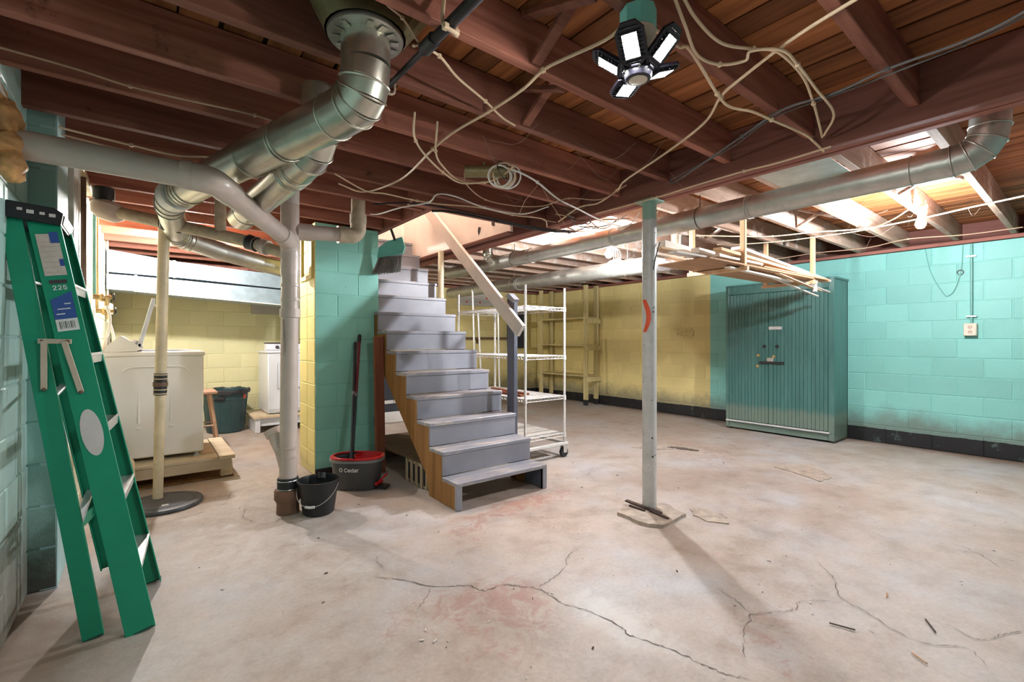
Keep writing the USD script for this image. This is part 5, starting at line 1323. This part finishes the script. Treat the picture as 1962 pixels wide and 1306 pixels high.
for k in range(5):
    a = math.radians(51.7 + 8 + 72 * k)      # the first wing points away into the room
    rad = V(math.cos(a), math.sin(a), 0)
    tan = V(-rad[1], rad[0], 0)
    tilt = math.radians((0, 34, 36, 40, 22)[k])
    out = rad * math.cos(tilt) + V(0, 0, 1) * math.sin(tilt)
    out = unit(out)
    nrm = unit(np.cross(out, tan))
    if nrm[2] > 0:
        nrm = -nrm
    o = HC + rad * 0.042
    hexa = [(0.0, -0.022), (0.018, -0.044), (0.10, -0.044), (0.126, -0.022), (0.126, 0.022), (0.10, 0.044), (0.018, 0.044), (0.0, 0.022)]
    w = obj("wing", M().prism([o + out * x + tan * y - nrm * 0.012 for x, y in (hexa if np.dot(np.cross(out, tan), nrm) > 0 else hexa[::-1])], nrm * 0.010), "led_housing", ll, smooth=False)
    for j in range(9):
        x = 0.012 + 0.0125 * j
        hw = 0.036 if 0.02 < x < 0.10 else 0.028
        obj("fin", M().beam(o + out * x - tan * hw + nrm * 0.0005, o + out * x + tan * hw + nrm * 0.0005, 0.0022, 0.006, 0.0005, up=nrm), "led_housing", w, smooth=False)
    obj("led_plate", M().beam(o + out * 0.024 + nrm * 0.0045, o + out * 0.098 + nrm * 0.0045, 0.048, 0.003, 0.001, up=nrm), "led_plate", w, smooth=False)
    md = M()
    for i in range(7):
        for j in range(5):
            c = o + out * (0.030 + 0.0103 * i) + tan * (-0.0185 + 0.00925 * j) + nrm * 0.0062
            md.beam(c - out * 0.0026, c + out * 0.0026, 0.0052, 0.0014, 0.0006, up=nrm)
    obj("led_chips", md, "led_glow", w, smooth=False, kind="stuff")
    obj("hinge", M().tube([o - tan * 0.012, o + tan * 0.012], 0.008, 10), "led_housing", w)
    obj("hinge_screw", M().sphere(o + tan * 0.014, 0.005, 1), "chrome", w)

# ------------------------------------------------------------------ hanging lumber rack
hr = thing("hanging_rack", "timber hanger frame slung from the joists holding loose boards", "rack", (4.62, 2.06, 2.27))
for x in (3.90, 5.40):
    for y in (1.84, 2.30):
        obj("hanger", M().box((x - 0.02, y - 0.02, 1.79), (x + 0.02, y + 0.02, 2.40 if x < 5 else 2.28), 0.003), "raw_pine_upright", hr, smooth=False)
    obj("cross_bar", M().box((x - 0.019, 1.80, 1.785), (x + 0.019, 2.34, 1.82), 0.003), "raw_pine", hr, smooth=False)
ZL = 1.822
lum = [  # name, label, p0, p1, w, h, material
    ("plywood_sheet", "broad brown plywood sheet lying lowest on the hanging rack", (3.35, 2.06, ZL + 0.010), (5.30, 2.02, ZL + 0.010), 0.46, 0.014, "plywood"),
    ("plywood_sheet", "shorter brown plywood sheet with a broken end over the cabinet", (4.25, 2.02, ZL + 0.030), (5.70, 1.98, ZL + 0.024), 0.40, 0.012, "plywood"),
    ("lumber_board", "long white trim board on top of the front of the hanging rack", (3.93, 1.915, ZL + 0.165), (5.98, 1.90, ZL + 0.045), 0.09, 0.026, "trim_white"),
    ("lumber_board", "white moulding with a round profile at the back of the hanging rack", (3.12, 2.10, ZL + 0.125), (4.30, 2.16, ZL + 0.12), 0.07, 0.055, "trim_white"),
    ("lumber_board", "second white moulding stepping down behind the front hanger", (3.45, 2.01, ZL + 0.10), (4.80, 2.07, ZL + 0.105), 0.07, 0.045, "trim_white"),
    ("lumber_board", "pale pine strip poking out furthest to the left near the post", (3.02, 2.06, ZL + 0.075), (4.60, 1.98, ZL + 0.065), 0.07, 0.016, "raw_pine"),
    ("lumber_board", "pine board just under the white trim board at the front of the rack", (3.55, 1.88, ZL + 0.105), (5.85, 1.86, ZL + 0.035), 0.07, 0.026, "raw_pine"),
    ("lumber_board", "orange-brown pine board in the middle of the hanging rack stack", (3.80, 1.95, ZL + 0.065), (5.75, 1.94, ZL + 0.055), 0.12, 0.022, "raw_pine"),
    ("lumber_board", "thin grey-white strip drooping past the end hanger", (4.9, 1.93, ZL + 0.03), (5.97, 1.88, ZL - 0.08), 0.045, 0.014, "grey_board"),
    ("lumber_board", "thin pale lath drooping lowest past the end hanger", (4.8, 2.00, ZL + 0.004), (5.92, 1.97, ZL - 0.12), 0.03, 0.012, "trim_white"),
    ("lumber_board", "white strip sagging under the left half of the plywood", (3.75, 1.90, ZL - 0.014), (5.0, 1.89, ZL - 0.035), 0.05, 0.014, "trim_white"),
    ("lumber_board", "pale lath with a broken tip hanging over the cabinet doors", (4.55, 1.84, ZL + 0.002), (5.45, 1.83, ZL - 0.085), 0.04, 0.010, "raw_pine"),
    ("lumber_board", "grey strip at the back of the stack behind the round moulding", (3.05, 2.20, ZL + 0.07), (4.70, 2.24, ZL + 0.07), 0.06, 0.024, "grey_board"),
    ("lumber_board", "reddish batten lying along the far edge of the hanging rack", (3.70, 2.22, ZL + 0.035), (5.65, 2.24, ZL + 0.035), 0.05, 0.024, "joist_red"),
    ("lumber_board", "short white offcut laid flat across the near hanger", (3.55, 1.90, ZL + 0.055), (4.25, 1.87, ZL + 0.05), 0.08, 0.02, "trim_white"),
    ("lumber_board", "weathered grey board at the near left end of the stack", (3.10, 1.99, ZL + 0.045), (3.95, 1.93, ZL + 0.04), 0.08, 0.018, "grey_board"),
]
for n_, lab, p0, p1, w, h, m in lum:
    t = thing(n_, lab, "sheet" if "sheet" in n_ else "board", p0)
    k = 5
    P = [V(*p0) + (V(*p1) - V(*p0)) * s - V(0, 0, 0.012) * math.sin(math.pi * s) * 0 for s in np.linspace(0, 1, k)]
    obj("plank", M().beam(P[0], P[-1], w, h, min(0.003, h / 4)), m, t, smooth=False)
    if "broken" in lab:
        e = V(*p1)
        d = unit(V(*p1) - V(*p0))
        s_ = np.cross((0, 0, 1), d)
        obj("splinter", M().prism([e - s_ * w * 0.45, e - s_ * w * 0.1, e + d * 0.14 - s_ * w * 0.3], (0, 0, h * 0.7)), m, t, smooth=False)
        obj("splinter", M().prism([e, e + s_ * w * 0.4, e + d * 0.09 + s_ * w * 0.2], (0, 0, h * 0.7)), m, t, smooth=False)
tg = thing("bottle_stub", "small white tag tied to the end of the hanging boards", "tag", (5.35, 1.80, 1.73))
obj("tag", M().tube([(5.36, 1.80, 1.775), (5.34, 1.80, 1.70)], [0.012, 0.022], 12), "sticker_white", tg)
obj("string", M().tube([(5.36, 1.80, 1.77), (5.37, 1.83, 1.80)], 0.002, 5), "cable_cream", tg)

# ------------------------------------------------------------------ cables
CAB = {
    "joist_left": ([(-0.43, 2.44, 2.25), (-0.22, 2.45, 2.25), (-0.05, 2.48, 2.25), (0.13, 2.47, 2.25), (0.4, 2.44, 2.25), (0.67, 2.48, 2.25)], 0.0045, "cable_tan", "tan cable stapled along a joist above the left end of the drain pipe"),
    "fixture_feed": ([(1.245, 0.955, 2.262), (1.26, 1.06, 2.25), (1.23, 1.25, 2.256), (1.22, 1.35, 2.258), (1.23, 1.49, 2.245), (1.23, 1.72, 2.245), (1.2, 1.98, 2.235), (1.2, 2.2, 2.22), (1.27, 2.74, 2.225), (1.2, 3.18, 2.24), (1.01, 3.15, 2.25)], 0.0062, "cable_cream", "thick cream cable winding from the LED lamp across the joists to the branch pipe"),
    "fixture_out": ([(1.29, 0.94, 2.262), (1.5, 0.94, 2.258), (1.53, 0.91, 2.24), (1.89, 1.0, 2.24), (2.04, 1.02, 2.24), (2.14, 0.97, 2.23), (2.29, 0.95, 2.23), (2.58, 0.92, 2.235), (2.69, 0.91, 2.22), (2.80, 0.90, 2.195)], 0.0062, "cable_cream", "thick cream cable from the LED lamp across to the girder"),
    "twin_a": ([(1.24, 0.80, 2.26), (1.38, 0.84, 2.23), (1.56, 0.9, 2.23), (1.68, 0.88, 2.23), (1.73, 0.81, 2.23), (1.69, 0.77, 2.23), (1.77, 0.7, 2.23), (1.91, 0.7, 2.23), (2.14, 0.72, 2.23), (2.45, 0.75, 2.23), (2.67, 0.86, 2.23)], 0.0055, "cable_cream", "pale cable sagging in a hook right of the LED lamp, lower one of a pair"),
    "twin_b": ([(1.27, 0.79, 2.262), (1.4, 0.81, 2.24), (1.58, 0.82, 2.24), (1.71, 0.77, 2.245), (1.79, 0.72, 2.24), (2.04, 0.73, 2.245), (2.3, 0.78, 2.24), (2.55, 0.84, 2.24), (2.71, 0.88, 2.24)], 0.0055, "cable_cream", "pale cable right of the LED lamp, upper one of a pair"),
    "diag": ([(1.70, 0.30, 2.262), (1.73, 0.47, 2.26), (1.78, 0.67, 2.258), (1.87, 0.89, 2.25), (1.94, 1.01, 2.25), (2.11, 1.18, 2.25), (2.27, 1.48, 2.25), (2.46, 1.92, 2.25), (2.58, 2.09, 2.25), (2.68, 2.35, 2.24), (2.6, 2.47, 2.22), (2.76, 2.86, 2.215)], 0.0062, "cable_cream", "thick cream cable running diagonally under the joists from the top edge down past the post"),
    "girder": ([(2.74, 0.85, 2.19), (2.745, 1.1, 2.185), (2.74, 1.29, 2.19), (2.745, 1.53, 2.19), (2.74, 1.88, 2.18), (2.74, 2.42, 2.185)], 0.005, "cable_cream", "cream cable stapled along the lower edge of the girder"),
    "loop_a": ([(1.11, 1.99, 2.263), (1.12, 2.02, 2.2), (1.2, 2.17, 2.2), (1.31, 2.31, 2.2), (1.53, 2.47, 2.2), (1.68, 2.41, 2.2), (1.69, 2.23, 2.2), (1.67, 2.1, 2.21)], 0.0055, "cable_cream", "cream cable hanging in a loop into the coil, nearer the coil"),
    "loop_b": ([(0.98, 1.97, 2.262), (0.99, 2.0, 2.2), (1.05, 2.1, 2.19), (1.17, 2.23, 2.19), (1.37, 2.39, 2.19), (1.55, 2.47, 2.185), (1.68, 2.35, 2.19)], 0.0055, "cable_cream", "cream cable hanging in a loop into the coil, further left"),
    "white": ([(1.67, 2.16, 2.215), (1.76, 2.14, 2.2), (1.94, 2.2, 2.2), (2.29, 2.37, 2.2), (2.59, 2.46, 2.2), (2.93, 2.54, 2.19), (3.27, 2.55, 2.18), (3.44, 2.53, 2.16)], 0.006, "cable_white", "bright white cable running from the coil towards the bulb by the post"),
    "low_a": ([(0.94, 3.01, 2.262), (1.17, 3.09, 2.22), (1.31, 3.07, 2.22), (1.55, 3.08, 2.22), (1.75, 3.04, 2.22), (2.01, 2.94, 2.22), (2.33, 2.95, 2.22), (2.61, 2.89, 2.22), (2.76, 3.0, 2.2)], 0.0055, "cable_cream", "cream cable sagging along the front of the stair opening"),
    "low_b": ([(1.42, 3.64, 2.22), (1.46, 3.55, 2.21), (1.52, 3.28, 2.21), (1.62, 3.04, 2.21), (1.61, 2.89, 2.23), (1.73, 2.85, 2.23), (2.02, 2.89, 2.21), (2.35, 2.85, 2.21), (2.5, 2.7, 2.262)], 0.0055, "cable_white", "pale cable looping from the branch pipe past the top of the handrail"),
    "tie": ([(0.73, 1.48, 2.225), (0.77, 1.5, 2.25), (0.85, 1.51, 2.25), (0.98, 1.59, 2.25), (1.17, 1.67, 2.25), (1.31, 1.74, 2.25), (1.43, 1.79, 2.263)], 0.005, "cable_cream", "cream cable tied to the black gas pipe"),
    "strap": ([(0.79, 1.36, 2.40), (0.76, 1.33, 2.25), (0.76, 1.31, 2.215), (0.80, 1.31, 2.21), (0.83, 1.36, 2.25), (0.85, 1.40, 2.40)], 0.007, "cable_cream", "cream cable slung under the black gas pipe as a strap"),
    "black_a": ([(2.12, 0.05, 2.264), (2.18, 0.15, 2.24), (2.23, 0.29, 2.24), (2.25, 0.51, 2.25), (2.27, 0.69, 2.24), (2.25, 0.89, 2.24), (2.38, 1.13, 2.24), (2.7, 1.69, 2.24), (2.74, 1.78, 2.262)], 0.0055, "cable_grey", "dark grey wire crossing under the joists on the right, the nearer of two"),
    "black_b": ([(2.17, 0.05, 2.264), (2.23, 0.15, 2.25), (2.28, 0.3, 2.25), (2.3, 0.52, 2.25), (2.31, 0.7, 2.25), (2.32, 0.96, 2.25), (2.5, 1.25, 2.25), (2.72, 1.76, 2.262)], 0.004, "cable_grey", "dark grey wire crossing under the joists on the right, the further of two"),
    "far_a": ([(4.96, 0.2, 2.262), (4.99, 0.34, 2.25), (5.09, 0.63, 2.25), (5.25, 0.98, 2.255), (5.23, 1.34, 2.24), (5.07, 1.71, 2.25), (4.89, 2.02, 2.24), (4.69, 2.24, 2.25), (4.34, 2.51, 2.258)], 0.0065, "cable_cream", "cream cable strung past the bulb above the hanging boards"),
    "far_b": ([(4.82, 0.95, 2.262), (4.95, 1.1, 2.22), (5.18, 1.33, 2.22), (5.17, 1.66, 2.22), (5.11, 2.01, 2.22), (4.98, 2.37, 2.23), (4.95, 2.62, 2.262)], 0.0055, "cable_cream", "second cream cable running with it from the bulb over the hanging boards"),
    "far_c": ([(6.43, 0.45, 2.262), (6.3, 0.82, 2.24), (6.17, 1.23, 2.25), (6.32, 1.62, 2.24), (6.28, 2.12, 2.25), (6.27, 2.59, 2.24), (6.16, 3.08, 2.262)], 0.0055, "cable_tan", "tan cable along the top of the turquoise wall above the cabinet"),
    "tan_thin": ([(0.55, 1.40, 2.40), (0.6, 1.43, 2.3), (0.68, 1.46, 2.29), (0.76, 1.5, 2.262)], 0.004, "cable_tan", "thin tan wire in front of the tin duct boot"),
    "bundle1": ([(-0.43, 3.16, 2.255), (-0.27, 3.20, 2.255), (-0.06, 3.22, 2.25), (0.14, 3.24, 2.25), (0.3, 3.15, 2.25), (0.6, 3.10, 2.262)], 0.006, "cable_cream", "cream cable along a joist just above the pink drain pipe, front of two"),
    "bundle2": ([(-0.43, 3.27, 2.258), (-0.27, 3.29, 2.25), (-0.07, 3.33, 2.25), (0.17, 3.35, 2.25), (0.35, 3.27, 2.25), (0.6, 3.2, 2.262)], 0.005, "cable_tan", "tan cable along a joist just above the pink drain pipe, rear of two"),
    "header_black": ([(1.79, 3.30, 2.235), (1.92, 3.21, 2.23), (2.34, 3.18, 2.22), (2.73, 3.10, 2.19), (3.05, 3.02, 2.2), (3.2, 2.98, 2.24)], 0.009, "cable_black", "thick black cable along the header of the stair opening"),
    "header_black2": ([(1.36, 3.42, 2.24), (1.55, 3.22, 2.235), (1.81, 3.16, 2.235), (2.16, 3.12, 2.22), (2.66, 3.06, 2.19), (3.2, 3.0, 2.22)], 0.006, "cable_black", "thinner black cable in front of the header of the stair opening"),
    "thin_a": ([(1.58, 2.49, 2.262), (1.62, 2.52, 2.2), (1.87, 2.67, 2.19), (2.12, 2.66, 2.19), (2.31, 2.56, 2.2), (2.33, 2.31, 2.2), (2.55, 2.21, 2.21), (2.57, 2.0, 2.262)], 0.004, "cable_tan", "thin tan wire sagging left of the post"),
    "foamwire": ([(-0.425, 2.30, 2.40), (-0.41, 2.40, 2.14), (-0.405, 2.50, 2.09)], 0.006, "cable_white", "pale cable dropping down the left wall into the spray foam"),
    "bulb_feed": ([(2.80, 2.06, 2.13), (2.95, 2.25, 2.11), (3.25, 2.66, 2.14), (3.42, 2.86, 2.135)], 0.004, "cable_white", "thin white cord from the post to the bulb beside it"),
}
for k, (pts, r, m, lab) in CAB.items():
    t = thing("cable", lab, "cable", pts[0])
    obj("sheath", M().tube(spline(pts, 8), r, 8), m, t)
    L = len(pts)
    for q in ([pts[L // 3], pts[2 * L // 3]] if L > 5 else [pts[L // 2]]):
        obj("cable_clip", M().box(V(*q) - r * 1.5, V(*q) + r * 1.5, r * 0.5), m, t, smooth=False)
# coil hung under the joist
cl = thing("cable_coil", "tangled coil of pale cable hanging under the joists above the stairs", "cable", (1.68, 2.22, 2.27))
for k in range(7):
    c = V(1.64 + 0.012 * k, 2.20 + 0.012 * (k % 3), 2.175 + 0.005 * (k % 4))
    a = unit(V(0.62 + 0.35 * (rng.random() - 0.5), 0.6 + 0.5 * (rng.random() - 0.5), 0.35 * (rng.random() - 0.5)))
    obj("loop", M().ring(c, a, 0.055 + 0.018 * rng.random(), 0.0052, 30, 6), "cable_cream" if k % 2 else "cable_white", cl)
obj("tie_wire", M().ring((1.66, 2.2, 2.20), (0.3, -0.6, 0.3), 0.05, 0.0025, 24, 5).tube([(1.66, 2.2, 2.24), (1.66, 2.2, 2.262)], 0.003, 6), "cable_black", cl)
cn = thing("tin_can_stub", "short stub of old tin duct behind the coil of cable", "duct", (1.62, 2.32, 2.27))
obj("tube", M().tube([(1.50, 2.36, 2.215), (1.72, 2.22, 2.225)], 0.036, 22), "old_tin", cn)
obj("strap", M().tube([(1.60, 2.30, 2.245), (1.60, 2.30, 2.275)], 0.008, 8), "old_tin", cn)
tk = thing("cable_tangle", "tangle of old cables and wires crossing above the stair header near the bulb", "cable", (3.0, 2.85, 2.25))
for k in range(16):
    x, y = 2.78 + 0.55 * rng.random(), 2.62 + 0.42 * rng.random()
    a = rng.random() * 3.14
    L = 0.12 + 0.22 * rng.random()
    q = [(x - L * math.cos(a), y - L * math.sin(a), 2.20 + 0.06 * rng.random()), (x, y, 2.19 + 0.03 * rng.random()), (x + L * math.cos(a + 0.5), y + L * math.sin(a + 0.5), 2.20 + 0.06 * rng.random())]
    obj("wire", M().tube(spline(q, 6), 0.0025 + 0.003 * rng.random(), 6), ("cable_black", "cable_tan", "cable_cream", "cable_grey")[k % 4], tk)
ts = thing("vent_stub", "short shiny round duct stub above the left end of the hanging boards", "duct", (4.25, 2.62, 2.27))
obj("tube", M().tube([(4.25, 2.68, 2.45), (4.25, 2.68, 2.09)], 0.055, 24), "galvanized", ts)
obj("end_bead", M().ring((4.25, 2.68, 2.10), (0, 0, 1), 0.056, 0.005, 24), "galvanized", ts)
# white flex bundled under the first bulb
bw = thing("cable_coil", "bundled white flex hanging in loops just under the lit bulb by the post", "cable", (3.47, 2.87, 2.1))
for k, (r, dx, z) in enumerate(((0.065, 0.02, 1.895), (0.052, 0.035, 1.915), (0.045, 0.05, 1.93))):
    obj("loop", M().ring((3.45 + dx, 2.87 - dx, z), (SN, CS, 0.12 * k), r, 0.0042, 30, 6), "cable_white", bw)
for k in range(4):
    x = 3.47 + 0.016 * k
    obj("strand", M().tube(spline([(3.452, 2.885, 2.10), (x + 0.01, 2.86 - 0.010 * k, 2.06), (x + 0.014, 2.86 - 0.012 * k, 1.97), (x, 2.87 - 0.012 * k, 1.88 + 0.01 * k)], 6), 0.0038, 7), "cable_white", bw)
# limp wire loop on the wall under the second bulb
lw = thing("cable", "thin wire drooping in a V on the turquoise wall under the bulb", "cable", (6.8, 1.1, 2.2))
obj("sheath", M().tube(spline([(6.805, 1.21, 2.22), (6.805, 1.16, 1.95), (6.805, 1.06, 1.72), (6.805, 1.02, 1.69), (6.805, 0.97, 1.75), (6.805, 0.92, 1.95), (6.805, 0.905, 2.22)], 7), 0.004, 6), "conduit_paint", lw)
obj("wire_twist", M().ring((6.80, 0.925, 1.93), (1, 0, 0.3), 0.025, 0.004, 16, 5), "cable_grey", lw)
# hanging threads and cobwebs
cw = M()
for k in range(90):
    x, y = 1.5 + 2.4 * rng.random(), 1.4 + 1.5 * rng.random()
    if k < 34:
        x, y = 0.1 + 0.6 * rng.random(), 4.0 + 1.6 * rng.random()
    elif k < 56:
        x, y = 3.6 + 2.4 * rng.random(), 0.6 + 1.6 * rng.random()
    L = 0.12 + 0.3 * rng.random()
    a = rng.random() * 6.28
    p = [(x, y, 2.266), (x + 0.4 * L * math.cos(a), y + 0.4 * L * math.sin(a), 2.266 - 0.12 * rng.random()), (x + L * math.cos(a), y + L * math.sin(a), 2.266)]
    cw.tube(spline(p, 5), 0.0009, 4)
cb = obj("cobwebs", cw, "cobweb", None, kind="stuff")
tag(cb, "dusty cobweb threads sagging between the joists", "cobweb")
tt = thing("hanging_thread", "pair of tan threads dangling from the joist between the coil and the post", "thread", (2.1, 2.35, 2.27))
for q in ([(2.10, 2.36, 2.272), (2.02, 2.42, 2.15), (2.0, 2.46, 2.06)], [(2.10, 2.36, 2.272), (2.22, 2.36, 2.14), (2.34, 2.36, 2.03)]):
    obj("thread", M().tube(q, 0.0018, 5), "cable_tan", tt)
